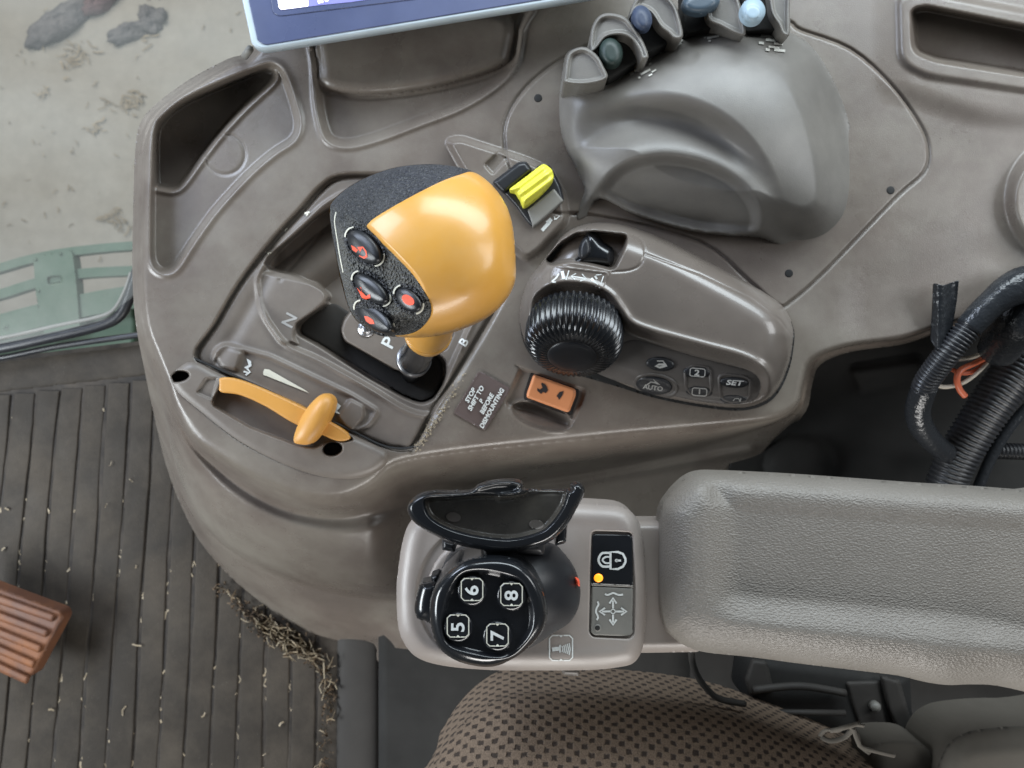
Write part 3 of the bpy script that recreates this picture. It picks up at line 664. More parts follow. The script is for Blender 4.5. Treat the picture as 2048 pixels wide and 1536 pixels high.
def gateh(X, Y):
    h = -10 + 0 * X; s = sd(GATE, X, Y, 60); h -= 6 * (1 - dome(np.maximum(s, 0), 7))
    sb = sd(BOWL, X, Y, 50)
    h += 5 * gs(sb + 1, 4) - 12 * sm(sb, 0, 10)
    dd = (X - 560) * .62 + (Y - 520) * .78; h -= (84 - 40 * np.sin(np.clip((dd - 5) / 95, 0, 1) * math.pi)) * sm(sd(OPEN, X, Y, 30), -3, 4)
    h = np.where(sd(SLOT, X, Y, 30) > -4, np.minimum(h, h + (-92 - h) * sm(sd(SLOT, X, Y, 30), -4, 3)), h)
    h += 12 * sm(sd(NPL, X, Y, 30), -2, 9)
    h = np.where(sd(PPL, X, Y, 30) > -3, h + (-8 - h) * sm(sd(PPL, X, Y, 30), -3, 2), h)
    h = np.where(np.hypot(X - 832, Y - 757) < 62, h - 50 * sm(52 - np.hypot(X - 832, (Y - 762) * 1.15), -2, 6) * (sd(PPL, X, Y, 30) < 0) * sm(sd(SLOT, X, Y, 30), 0, 3), h)
    h -= 40 * sm(sd(rp([(868, 664), (892, 646), (908, 664), (892, 700), (870, 700)], 6), X, Y, 20), -2, 3)
    si = sd(IND, X, Y, 40); h += 7 * gs(si - 1, 5)
    # raised shoulders beside the indicator
    h += 12 * sm(sd(rp([(428, 706), (446, 690), (486, 704), (474, 742), (440, 734)], 8), X, Y, 20), -8, 8)
    h += 12 * sm(sd(rp([(672, 832), (700, 796), (730, 812), (728, 838), (700, 868)], 8), X, Y, 20), -3, 6)
    h -= 3 * gs(sdl([(640, 470), (560, 560)], X, Y, 20), 4)
    # diagonal valley on the left flank
    h -= 5 * gs(sdl([(400, 720), (450, 640), (520, 520)], X, Y, 60) - 30, 14)
    return h
hf('shift_gate', GATE, gateh, 'taupe', con, 2.0, -60)
pad('slot_floor', rp([(606, 640), (668, 604), (720, 640), (700, 668), (800, 735), (858, 704), (884, 722), (886, 755), (868, 790), (846, 802), (815, 793), (740, 750), (642, 688), (600, 666)], 12), -90, 1.5, 4, 'voidm', con, 3)  # dark floor colour paints in the shade of the channel
text('N', 580, 641, 34, 62, 'grayprint', gateh, con, bold=.015, sx=1.1)
text('P', 778, 686, 36, 62, 'white', gateh, con, bold=.02, sx=1.1)
text('B', 928, 685, 24, 58, 'white', gateh, con, bold=.02, sx=1.1, lift=9)
text('A', 536, 507, 15, 55, 'cream', gateh, con, bold=.02)
text('C', 575, 463, 15, 50, 'cream', bodyh, con, bold=.02)
Ink().line([(609, 427), (619, 424)], 4).line([(612, 431), (616, 428)], 3).make('cream', lambda X, Y: np.maximum(gateh(X, Y), bodyh(X, Y)) + 3, con)
ink = Ink()
ink.poly([(529, 738), (526, 744), (527, 750), (533, 752), (618, 786), (610, 780), (538, 739)])
ink.make('cream', lambda X, Y: gateh(X, Y) + 1, con)
ink = Ink(); ink.poly([(493, 717), (502, 722), (503, 732), (494, 738), (488, 735), (497, 730)]); ink.line([(494, 737), (500, 744), (491, 750)], 4); ink.line([(487, 743), (496, 745)], 3)
ink.make('white', lambda X, Y: gateh(X, Y) + 1, con)
ink = Ink(); ink.poly([(660, 805), (671, 802), (682, 812), (674, 822), (680, 828), (668, 824), (662, 815)]); ink.make('white', lambda X, Y: gateh(X, Y) + 1.5, con)
lathe('gate_screw', (733, 657, -8), (0, 0, 1), [(17, -4), (17, 2), (12, 1), (11, 3), (9, 6), (4, 8), (.1, 8)], 'metal', con, 24)
tube('gate_seam', [(386, 716, -2), (430, 735, -2), (520, 774, -2), (600, 812, -3), (700, 860, -3), (762, 890, -3), (800, 897, -4), (828, 894, -3)], 2.6, 'hole', con, 8, 5)

it = []
for _ in range(140):
    x, y = along([(826, 892), (858, 846), (880, 815), (930, 730), (965, 672)], abs(rng.normal(0, .3)) % 1)
    x += rng.normal(6, 5); y += rng.normal(6, 4)
    it.append((x, y, float(bodyh(np.array([x]), np.array([y]))[0]) + 1.2, rng.uniform(1.5, 5), rng.uniform(0, 3), rng.uniform(1, 3)))
strands('seam_dust', it, 'straw', 'tan crumbs of dust and chaff packed in the seam beside the shift gate', 'dust', lift=2)

# ---------------- throttle quadrant housing
WIN = rp([(452, 752), (600, 818), (676, 854), (708, 880), (690, 884), (660, 884), (630, 896), (590, 890), (500, 856), (425, 812), (424, 800), (440, 772)], 6)
def housh(X, Y):
    s = sd(HOUS, X, Y, 40)
    h = -16 + 26 * dome(np.maximum(s, 0), 22) - 6 * sm(Y - .42 * X, 620, 700)
    h -= 26 * sm(sd(WIN, X, Y, 20), -2, 3)
    h -= 6 * sm(sd(rp([(392, 786), (412, 756), (436, 756), (424, 800)], 5), X, Y, 20), -2, 3)
    for (cx, cy, a, b) in ((358, 753, 21, 11), (665, 898, 20, 14)): h -= 60 * sm(sd(ell(cx, cy, a, b, 10), X, Y, 20), -1.5, 4)
    return h
hf('throttle_housing', HOUS, housh, 'taupe', con, 1.8, -60)
for (cx, cy, a, b) in ((358, 753, 18, 9), (665, 898, 17, 11.5)): pad('screw_well', ell(cx, cy, a, b, 10), -30, 1, 5, 'hole', con, 3)  # black bottoms deepen the painted shade inside the holes
tl = thing('throttle_lever', 'amber plastic hand throttle with curved band and oval tab in its slot', 'throttle', W(np.float64(560.), np.float64(820.), np.float64(-20.)))
BAND = cr([(441, 756), (470, 757), (520, 775), (600, 812), (650, 838), (690, 862), (700, 878), (676, 882), (640, 868), (590, 848), (530, 812), (480, 790), (442, 784), (438, 770)], 5)
hf('throttle_band', BAND, lambda X, Y: 2 + 14 * np.cos((X - 560) / 150.) - 4 * (1 - dome(np.maximum(sd(BAND, X, Y), 0), 4)), 'orange2', tl, 2, -40)
TAB = cr([(588, 884), (590, 865), (604, 832), (622, 806), (642, 789), (656, 788), (667, 798), (667, 816), (655, 846), (636, 874), (620, 888), (602, 889)], 5)
TABI = inflate(TAB, 60)
hf('throttle_tab', TAB, lambda X, Y: 26 + 30 * TABI(X, Y), 'orange2', tl, 1.5, 0)

# ---------------- warning decal on the console
DEC = rp([(958, 741), (1022, 777), (970, 862), (906, 826)], 7)
wdo = hf('warning_decal', DEC, lambda X, Y: bodyh(X, Y) + 2.2 + 1.0 * gs(sd(DEC, X, Y) - 2, 2), 'decal', con, 2, -60)
dh = lambda X, Y: bodyh(X, Y) + 3.0
for s, x, y, w in (('STOP', 941, 791, 1), ('SHIFT TO', 952, 797, 1), ('P', 963, 803, 1), ('BEFORE', 974, 808, 1), ('DISMOUNTING', 984, 817, 1)):
    text(s, x, y, 12.6, 61, 'white', dh, wdo, bold=.035, sx=1.02, slant=.15)

# ---------------- orange rocker switch
RK = rp([(1069, 749), (1151, 778), (1152, 790), (1138, 826), (1053, 795), (1054, 786), (1066, 752)], 7)
rkh = lambda X, Y: tilt(X, Y) + 3 + 7 * dome(np.maximum(sd(RK, X, Y), 0), 6) + .0016 * ((X - 1102) * .94 + (Y - 788) * .3) ** 2
rks = hf('rocker_switch', RK, rkh, 'rocker', con, 1.5, -60)
hf('rocker_frame', rp([(1066, 743), (1157, 775), (1158, 790), (1142, 833), (1047, 799), (1048, 786), (1060, 748)], 8), lambda X, Y: tilt(X, Y) - 6.5, 'hole', con, 2, -60)
ink = Ink(); ink.poly([(1084, 765), (1092, 770), (1096, 780), (1092, 786), (1086, 784), (1082, 788), (1075, 782), (1074, 776), (1080, 779), (1085, 775), (1082, 768)])
ink.poly([(1127, 782), (1125, 790), (1118, 800), (1116, 795), (1113, 792), (1119, 784)]); ink.make('darkink', rkh, rks, 'printed_symbol')

# ---------------- yellow catch in its black cradle
yl = thing('yellow_lever', 'bright yellow ribbed rocker lever set in a black cradle behind the shift knob', 'lever', W(np.float64(1070.), np.float64(380.), np.float64(30.)))
pad('cradle_flap', rp([(984, 364), (1036, 324), (1052, 322), (1066, 340), (1008, 388)], 5), 34, 14, 8, 'blacks', yl, 2, 20)
pad('cradle', rp([(1006, 386), (1080, 328), (1100, 330), (1122, 372), (1129, 402), (1066, 456), (1056, 448), (1030, 412)], 6), 26, 14, 6, 'blacks', yl, 2, 10)
pad('cradle_base', rp([(1054, 420), (1108, 376), (1128, 402), (1066, 456)], 4), 38, 5, 4, 'grayp', yl, 2, 20)
YL = cr([(1019, 379), (1032, 368), (1060, 347), (1082, 330), (1092, 330), (1104, 340), (1107, 356), (1098, 372), (1078, 392), (1058, 408), (1052, 412), (1046, 412), (1040, 398), (1030, 384)], 5)
def ylh(X, Y):
    v = (X - 1062) * .6 + (Y - 372) * .8
    return 58 + 16 * dome(np.maximum(sd(YL, X, Y), 0), 20) + 2.2 * np.cos(v * .42)
hf('lever_tab', YL, ylh, 'yellow', yl, 1.5, 40)
ink = Ink(); ink.line([(1084, 461), (1092, 452), (1100, 443)], 7); ink.line([(1094, 446), (1103, 438)], 8); ink.poly([(1108, 434), (1116, 428), (1119, 433), (1113, 439), (1108, 440)])
ink.make('white', bodyh, con, 'printed_symbol')

# ================================================================== LEVER HOOD
HOOD = cr([(1128, 120), (1135, 104), (1150, 96), (1180, 96), (1200, 150), (1216, 162), (1290, 114), (1340, 82), (1385, 58), (1430, 48), (1478, 46), (1520, 50), (1578, 64), (1622, 92), (1656, 140), (1684, 200), (1704, 270), (1716, 340), (1716, 400), (1700, 448), (1660, 486), (1608, 500),
             (1560, 492), (1520, 476), (1470, 473), (1400, 466), (1330, 450), (1260, 426), (1200, 398), (1172, 434), (1152, 440), (1160, 404), (1168, 376), (1148, 330), (1128, 290), (1118, 240), (1120, 180)], 4)
FTOP = cr([(1150, 446), (1176, 412), (1200, 376), (1232, 340), (1275, 318), (1335, 311), (1400, 322), (1452, 344), (1490, 372), (1514, 408), (1520, 440), (1512, 480)], 6, False)
FACE = np.vstack([FTOP, [(1510, 540), (1400, 560), (1150, 520), (1120, 460)]])
CREASE = cr([(1100, 216), (1180, 214), (1240, 212), (1300, 212), (1370, 224), (1430, 252), (1480, 296), (1520, 360), (1540, 430)], 6, False)
BELOW = np.vstack([CREASE, [(1550, 520), (1400, 560), (1100, 520), (1080, 300)]])
SCOOP = cr([(1276, 128), (1318, 88), (1360, 92), (1396, 108), (1384, 124), (1350, 124)], 4)
HDI = inflate(HOOD, 130)
def hoodh(X, Y):
    s = np.maximum(sd(HOOD, X, Y, 240), 0); f = HDI(X, Y)
    wR = sm(X, 1500, 1600) * sm(Y, 60, 260)
    h = -6 + 150 * (f * (1 - wR) + wR * (f * sm(s, 0, 90) ** .8)) + 24 * sm(Y, 420, 60)
    sb = sd(BELOW, X, Y, 200); sf = sd(FACE, X, Y, 200)
    band = -4 + (80 + 46 * sm(sf, -90, -8)) * dome(s, 60, 2.0)
    k = sm(sb, -36, 34); h = h * (1 - k) + np.minimum(h, band) * k
    h -= (26 * sm(sf, -8, 22) + 26 * sm(sf, 0, 130)) * sm(s, -2, 26)
    h -= 12 * gs(np.hypot((X - 1190) / 1.3, Y - 268), 44)
    h -= 5 * sm(sd(SCOOP, X, Y, 30), -6, 8)
    return np.maximum(h, -8)
hd = hf('lever_hood', HOOD, hoodh, 'hood', con, 2.5, -20)
def fin(x, pts, hb, h1, w=13):
    """upright rounded fin between the hydraulic levers: outline along its length (y, height)"""
    pass
FINS = [[(1128, 150), (1134, 112), (1150, 97), (1172, 95), (1194, 110), (1206, 130), (1214, 158), (1170, 170), (1130, 166)],
        [(1180, 104), (1182, 60), (1196, 34), (1218, 26), (1250, 34), (1272, 58), (1288, 86), (1297, 114), (1284, 118), (1276, 98), (1262, 78), (1240, 70), (1212, 76), (1194, 98)],
        [(1258, 40), (1264, 10), (1290, -20), (1322, -18), (1346, 4), (1358, 30), (1366, 72), (1350, 78), (1336, 66), (1318, 52), (1300, 26), (1276, 18)],
        [(1412, 20), (1416, -40), (1450, -45), (1474, -10), (1486, 30), (1491, 68), (1472, 68), (1440, 52), (1418, 42)],
        [(1536, -60), (1578, -60), (1580, 20), (1579, 70), (1564, 68), (1556, 50), (1540, 20)]]
for P in FINS:
    poly = cr(P, 4)
    def fh(X, Y, poly=poly):
        e = np.maximum(sd(poly, X, Y, 60), 0); return 112 + .35 * (X - poly[:, 0].min()) * .5 + 14 * dome(e, 4) - 7 * sm(e, 5, 11)
    hf('hood_fin', poly, fh, 'hood', con, 1.5, 40)
SL = [rp([(1196, 100), (1240, 78), (1284, 92), (1290, 114), (1216, 158), (1206, 130)], 5), rp([(1268, 40), (1320, 20), (1352, 40), (1360, 74), (1294, 108), (1284, 84)], 5),
      rp([(1364, -30), (1460, -40), (1484, 30), (1482, 46), (1372, 66), (1366, 30)], 5), rp([(1486, -40), (1560, -50), (1560, 60), (1490, 64), (1484, 30)], 5)]
for p in SL: pad('lever_slot_shade', p, 96, 2, 3, 'void', con, 3, 60)  # dark pads drawn for the shade inside the slots
for nm, lab, m_, c, r1, hh in (('hydraulic_lever', 'small dark green hydraulic lever paddle in the slot nearest the display screen', 'teal', (1222, 104), (24, 30, 12), 120),
                         ('hydraulic_lever', 'dark blue hydraulic lever paddle in the second slot from the display screen', 'blue', (1284, 36), (20, 26, 16), 140),
                         ('hydraulic_lever', 'slate grey hydraulic lever paddle in the third slot of the lever hood', 'slate', (1402, 4), (38, 24, 8), 130),
                         ('hydraulic_lever', 'pale blue hydraulic lever paddle in the slot farthest from the display screen', 'pale', (1506, 22), (25, 26, -8), 150)):
    t = thing(nm, lab, 'lever', W(np.float64(c[0]), np.float64(c[1]), 94.), 'hydraulic levers in the hood')
    tube('lever_stem', [(c[0] + 4, c[1] + 6, 92), (c[0], c[1], hh)], 9, 'blacks', t, 10)
    pl = ell(c[0], c[1], r1[0], r1[1], r1[2])
    pad('lever_paddle', pl, hh, 20, 16, m_, t, 2, hh - 12)
    if m_ == 'pale': pad('paddle_face', ell(c[0], c[1] + 2, 16, 15, 0), hh + 18, 4, 8, m_, t, 2, hh + 14)
# worn printed lever diagrams on the hood
def marks(cx, cy, ang, rows, s, m_):
    c, q = math.cos(math.radians(ang)), math.sin(math.radians(ang)); ink = Ink()
    for (x, y, L, w) in rows:
        X, Y = cx + (x * c + y * q) * s, cy + (-x * q + y * c) * s
        ink.line([(X - L * s * c / 2, Y + L * s * q / 2), (X + L * s * c / 2, Y - L * s * q / 2)], w)
    ink.make(m_, hoodh, con, 'printed_symbol', 4.0)
marks(1290, 142, 28, [(-26, -8, 8, 5), (-16, -10, 6, 5), (0, 2, 22, 4), (10, -14, 4, 4), (16, -8, 5, 4), (-16, 6, 4, 4), (16, 8, 10, 3), (6, 12, 8, 3)], 1, 'faint')
marks(1338, 88, 24, [(-26, -10, 10, 7), (-14, -4, 14, 4), (-2, -8, 6, 5), (8, -2, 6, 5), (-8, 6, 14, 5), (6, 10, 12, 5), (18, 8, 12, 4), (26, 4, 5, 5), (-22, 8, 5, 5)], 1, 'faint')
marks(1425, 70, 12, [(-18, -10, 18, 7), (4, -8, 6, 3), (10, -4, 6, 3), (0, 4, 24, 4), (-8, 10, 5, 4), (28, 8, 5, 5), (-16, 2, 4, 3)], 1, 'faint')
marks(1545, 86, -6, [(-16, -14, 18, 8), (-4, -6, 20, 6), (-22, 2, 10, 5), (12, 0, 18, 5), (4, 8, 22, 4), (-8, 14, 8, 5), (16, 13, 22, 5), (0, -12, 14, 4)], 1, 'faint')

# ================================================================== KEYPAD POD
KEYP = cr([(1196, 748), (1225, 700), (1262, 680), (1300, 686), (1380, 710), (1450, 728), (1500, 742), (1520, 762), (1518, 788), (1500, 804), (1460, 808), (1400, 803), (1312, 784), (1240, 764)], 5)
SHELL = cr([(1068, 640), (1072, 600), (1096, 578), (1130, 571), (1180, 576), (1215, 594), (1236, 622), (1258, 650), (1300, 668), (1400, 696), (1480, 718), (1520, 740), (1532, 762), (1528, 790),
            (1500, 806), (1440, 808), (1330, 792), (1200, 760), (1110, 728), (1070, 705)], 5)
PWELL = rp([(1090, 520), (1120, 486), (1152, 466), (1190, 462), (1256, 470), (1248, 500), (1228, 540), (1180, 528), (1140, 522), (1100, 530)], 10)
PBAR = cr([(1066, 560), (1082, 538), (1112, 500), (1140, 470), (1190, 458), (1256, 468), (1282, 480), (1290, 505), (1280, 530), (1258, 541), (1224, 544)], 4, closed=False)
def podh(X, Y):
    s = sd(POD, X, Y, 120)
    h = 2 + 96 * dome(np.maximum(s, 0), 62, 2.2)
    h -= 34 * sm(Y - .32 * (X - 1100), 500, 760)
    ss = sd(SHELL, X, Y, 60)
    h -= (26 + 22 * sm(X, 1300, 1050)) * sm(ss, -9, 16)
    h += 6 * gs(ss + 9, 8)
    sw = sd(PWELL, X, Y, 30); h -= 62 * sm(sw, -3, 5)
    h -= 2.5 * gs(sdl(PBAR, X, Y, 20), 2.2)
    h -= 1.6 * gs(sdl([(1290, 508), (1400, 548), (1500, 596), (1560, 640), (1584, 672)], X, Y, 20), 2.2)
    h += 2.0 * gs(sd(rp([(1110, 532), (1122, 534), (1216, 546), (1202, 580), (1100, 566), (1102, 548)], 6), X, Y, 20), 1.6)
    return h
hf('pod_shell', POD, podh, 'pod', con, 1.9, -60)
hf('pod_gap_shadow', np.array(POD) + [[2, 5]], lambda X, Y: bodyh(X, Y) * 0 + tilt(X, Y) + 4, 'hole', con, 4, -60)  # black sheet, offset from the pod, paints the gap shadow under its edge
pad('pod_well_floor', rp([(1160, 468), (1258, 470), (1248, 505), (1228, 541), (1150, 525)], 4), 12, 2, 5, 'void', con, 3)
ptg = thing('depth_slider', 'black two-finned slider sunk in the well of the keypad pod', 'slider', W(np.float64(1190.), np.float64(500.), 14.))
pad('slider_body', cr([(1168, 478), (1176, 463), (1194, 468), (1206, 482), (1228, 500), (1224, 530), (1190, 530), (1144, 528), (1160, 506)], 4), 34, 26, 20, 'blackg', ptg, 2, 14)
pad('slider_fin', cr([(1158, 506), (1162, 484), (1174, 474), (1182, 490), (1180, 508), (1164, 520)], 4), 56, 14, 8, 'blacks', ptg, 2, 30)
ink = Ink()
ink.line([(1124, 542), (1128, 558)], 6.5); ink.line([(1138, 541), (1132, 560)], 2.2); ink.line([(1118, 547), (1112, 556), (1104, 563), (1112, 564)], 3, smooth=3)
ink.line([(1142, 552), (1171, 557)], 2.2); ink.line([(1152, 547), (1142, 552), (1150, 559)], 2.2); ink.line([(1164, 548), (1173, 558), (1160, 562)], 2.2)
ink.line([(1182, 557), (1194, 571)], 6.5); ink.line([(1207, 552), (1199, 576)], 2.2); ink.line([(1190, 552), (1194, 558)], 4); ink.line([(1192, 550), (1203, 549)], 2)
ink.make('white', podh, con, 'printed_symbol')
# big ribbed dial
dl = thing('ribbed_dial', 'large black ribbed dial tilted out of the front of the keypad pod', 'dial', W(np.float64(1150.), np.float64(650.), 20.))
NR = 46
prof = [(82, -40), (88, -34), (91, -10), (91, 6), (90, 16), (87, 26), (80, 37), (70, 44), (58, 48), (46, 50)]
def rib(i, k): 
    ph = k % 6; d = [3.2, 3.2, 1.2, -2.6, -2.6, 1.2][ph]
    return d * (1.0 if i < 8 else .5 if i == 8 else 0)
AX = (-.12, -.82, .56)
lathe('dial_rim', (1148, 672, 62), AX, prof, 'blackg', dl, NR * 6, rib)
lathe('dial_cap', (1148, 672, 62), AX, [(47, 44), (47, 49.5), (44, 52), (34, 54), (18, 55), (.1, 55)], 'blacks', dl, 64)
ink = Ink()
# keys of the pod
def key(px, py, a, b, rot, lift=5):
    P = ell(px, py, a, b, rot); ko = hf('key', P, lambda X, Y: podh(np.full_like(X, px), np.full_like(Y, py)) + (X - px) * 0 + (podh(X, Y) - podh(np.full_like(X, px), np.full_like(Y, py))) + 1 + lift * dome(np.maximum(sd(P, X, Y), 0), 8), 'blacks', con, 1.6, -20)
    f = lambda X, Y: podh(X, Y) + 1 + lift
    f.o = ko; return f
def ringkey(P):
    hf('key_ring', P, lambda X, Y: podh(X, Y) + 4.5 * gs(sd(P, X, Y) - 3.5, 3.2), 'keypad', con, 1.5, -20)
hf('keypad_face', KEYP, lambda X, Y: podh(X, Y) + 1.2 * dome(np.maximum(sd(KEYP, X, Y), 0), 6), 'keypad', con, 2, -20)
ringkey(ell(1312, 772, 46, 26, -10)); ringkey(rp([(1366, 738), (1384, 728), (1412, 730), (1424, 742), (1426, 782), (1418, 794), (1384, 796), (1369, 780)], 12)); ringkey(rp([(1434, 752), (1450, 745), (1492, 750), (1504, 760), (1504, 792), (1494, 806), (1456, 808), (1438, 796)], 9))
k1 = key(1321, 728, 29, 14.5, -6)
ink = Ink().line([(1314, 722), (1326, 722), (1330, 728)], 2.2).line([(1332, 729), (1318, 729), (1311, 732), (1320, 735), (1334, 731)], 4); ink.make('grayprint', k1, k1.o, 'printed_symbol')
k2 = key(1308, 771, 37, 18, -7); text('AUTO', 1306, 776, 13, -8, 'grayprint', k2, k2.o, bold=.02, sx=1.1)
ink = Ink().line([(1292, 771), (1302, 764), (1312, 766)], 2.2).poly([(1306, 758), (1321, 770), (1312, 768)]); ink.make('grayprint', k2, k2.o, 'printed_symbol')
k3 = key(1394, 744, 28, 12, -4); text('2', 1394, 746, 16, -8, 'grayprint', k3, k3.o, bold=.03, sx=1.3)
Ink().line(rrect(1395, 745, 30, 16, 5, -5), 2, True).make('grayprint', k3, k3.o, 'printed_symbol')
k4 = key(1398, 784, 27, 11, -4, 3); text('1', 1399, 784, 14, -4, 'grayprint', k4, k4.o, bold=.03, sx=1.3)
Ink().line(rrect(1399, 784, 29, 15, 5, -5), 2, True).make('grayprint', k4, k4.o, 'printed_symbol')
k5 = key(1468, 765, 29, 11, -4); text('SET', 1468, 766, 14, -4, 'grayprint', k5, k5.o, bold=.03, sx=1.5, slant=.2)
k6 = key(1468, 799, 28, 9, -2, 3); Ink().line([(1466, 802), (1470, 797), (1477, 797), (1480, 803)], 2).line([(1482, 796), (1480, 803)], 2).make('grayprint', k6, k6.o, 'printed_symbol')

# ================================================================== SHIFT KNOB
kn = thing('shift_knob', 'orange and black gear shift knob with four black buttons on its slanted face', 'gear knob', W(np.float64(840.), np.float64(750.), -20.))
KN = cr([(659, 416), (668, 398), (700, 372), (745, 349), (790, 335), (835, 329), (880, 329), (920, 335), (946, 344), (975, 362), (1000, 390), (1018, 424), (1027, 465), (1031, 520), (1031, 555), (1020, 585), (1000, 612), (970, 636), (930, 655), (890, 668), (850, 674), (808, 674), (770, 668), (735, 656), (712, 640), (696, 612), (684, 570), (676, 535), (666, 480), (661, 446)], 4)
PAN = cr([(661, 420), (672, 414), (684, 418), (703, 434), (735, 456), (762, 484), (792, 514), (826, 550), (851, 587), (862, 612), (859, 636), (839, 659), (814, 669), (777, 670), (742, 662), (716, 643), (697, 612), (685, 565), (678, 538), (668, 488), (661, 446)], 5)
ORG = cr([(735, 456), (738, 446), (752, 434), (790, 411), (830, 389), (880, 364), (920, 349), (946, 344), (975, 362), (1000, 390), (1018, 424), (1027, 465), (1031, 520), (1031, 555), (1020, 585), (1000, 612), (970, 636), (930, 655), (890, 668), (850, 674), (808, 674), (782, 671), (814, 668), (839, 658), (859, 635), (862, 612), (851, 587), (826, 550), (792, 514), (762, 484)], 4)
EDGE = [(655, 400), (703, 434), (735, 456), (762, 484), (792, 514), (826, 550), (851, 587), (862, 612), (862, 640), (845, 664)]
KNI = inflate(KN)
def knobh(X, Y):
    s = sd(KN, X, Y, 200)
    h = 330 + 128 * np.power(KNI(X, Y), .92) + .05 * (X - 860)
    # soft facet lines of the orange body
    h += 3.5 * gs(sdl(cr([(946, 344), (985, 400), (1000, 470), (985, 540), (930, 590)], 6, False), X, Y, 70), 26)
    # sloping button face
    sp = sd(PAN, X, Y, 60)
    fl = 330 + 60 + 0.40 * (X - 700) - .14 * (Y - 540)
    fl = fl - 44 * (1 - dome(np.maximum(s, 0), 14))
    k = sm(sp, -8, 5); h = h * (1 - k) + np.minimum(h, fl) * k
    # flat top grip
    st = sd(TOPG, X, Y, 50); h -= 6 * sm(st, 0, 30)
    return h
TOPG = cr([(661, 420), (664, 404), (700, 372), (745, 349), (790, 335), (835, 329), (880, 329), (920, 335), (946, 344), (920, 349), (880, 364), (830, 389), (790, 411), (752, 434), (738, 446), (735, 456), (720, 446), (703, 434), (684, 418), (672, 414)], 4)
hf('grip_cover', ORG, lambda X, Y: knobh(X, Y) + 2 * dome(np.maximum(sd(ORG, X, Y, 10), 0), 5), 'orange', kn, 1.8, 322)
hf('top_grip', TOPG, knobh, 'blackt', kn, 1.8, 322)
hf('knob_base', KN, lambda X, Y: 332 - 70 * dome(np.maximum(sd(KN, X, Y, 200), 0), 130, 2), 'orange', kn, 4, 320)
def lipf(X, Y): return knobh(X, Y) + 2.5 * gs(sd(PAN, X, Y, 20) - 3, 3) - 3 * gs(sdl([(690, 510), (720, 528), (760, 556), (790, 566)], X, Y, 20), 6)
hf('button_panel', PAN, lipf, 'blackd', kn, 1.5, 326)
ink = Ink(); ink.line([(672, 424), (669, 444), (674, 478), (679, 510), (686, 545)], 2.0, smooth=4); ink.make('cream', lipf, kn, 'panel_wear', .9)
def kbutton(cx, cy, a, b, rot, up):
    P = ell(cx, cy, a, b, rot, 44); Q = ell(cx, cy, a + 7, b + 6, rot, 44); ra = math.radians(rot)
    h0 = float(knobh(np.array([cx * 1.]), np.array([cy * 1.]))[0])
    g0 = float(knobh(np.array([cx + 8.]), np.array([cy * 1.]))[0] - knobh(np.array([cx - 8.]), np.array([cy * 1.]))[0]) / 16
    pl = lambda X, Y: h0 + g0 * (X - cx)
    hf('button_surround', Q, lambda X, Y: lipf(X, Y) + 3.0 * gs(sd(Q, X, Y) - 3, 3), 'blackt', kn, 1.3, 320)
    bt = hf('button', P, lambda X, Y: pl(X, Y) + up * dome(np.maximum(sd(P, X, Y), 0), b * .95), 'button', kn, 1.2, 320)
    for (t0, t1) in ((-38, 28), (150, 205)):
        tt = np.radians(np.linspace(t0, t1, 9)); pts = [(cx + (a + 3.5) * math.cos(t) * math.cos(ra) + (b + 3.5) * math.sin(t) * math.sin(ra), cy - (a + 3.5) * math.cos(t) * math.sin(ra) + (b + 3.5) * math.sin(t) * math.cos(ra)) for t in tt]
        i2 = Ink().line(pts, 3.2); i2.make('cream', lambda X, Y: lipf(X, Y) + 3.5, kn, 'dust_ring', 0)
    f = lambda X, Y: pl(X, Y) + up * dome(np.maximum(sd(P, X, Y), 0), b * .95)
    f.o = bt; return f
b1 = kbutton(729, 493, 44, 25, -45, 15)
b2 = kbutton(742, 577, 43, 21, -40, 13)
b3 = kbutton(817, 599, 31, 20, -42, 10)
b4 = kbutton(748, 635, 44, 21, -38, 13)
i = Ink(); i.poly([(702, 490), (710, 494), (716, 500), (712, 505), (705, 500)]); i.poly([(714, 494), (726, 493), (733, 502), (735, 514), (728, 518), (718, 512), (720, 504)]); i.make('red', b1, b1.o, 'printed_symbol', .8)
i = Ink(); i.poly([(714, 576), (722, 574), (724, 584), (732, 592), (740, 588), (741, 596), (732, 599), (724, 596)]); i.make('red', b2, b2.o, 'printed_symbol', .8)
i = Ink(); i.poly([tuple(p) for p in ell(816, 600, 14, 9, -35, 16)]); i.make('red', b3, b3.o, 'printed_symbol', .8)
i = Ink(); i.poly([(728, 632), (736, 633), (746, 640), (749, 648), (740, 648), (732, 642)]); i.make('red', b4, b4.o, 'printed_symbol', .8)
tube('knob_neck', [(880, 600, 330), (864, 640, 275), (856, 668, 222), (855, 671, 216)], [40, 40, 39, 37], 'orange', kn, 36, 6)
tube('knob_neck', [(857, 664, 230), (856, 669, 220)], [40.6, 40.2], 'orange', kn, 36, 2)
tube('lever_collar', [(852, 672, 216), (836, 706, 120), (828, 720, 84)], [29, 28, 31], 'blackg', kn, 30, 6)
tube('lever_collar', [(829, 718, 90), (826, 722, 78)], [33, 33], 'metal', kn, 30, 2)
tube('lever_shaft', [(830, 724, 84), (822, 752, -100)], 17, 'blacks', kn, 20, 4)

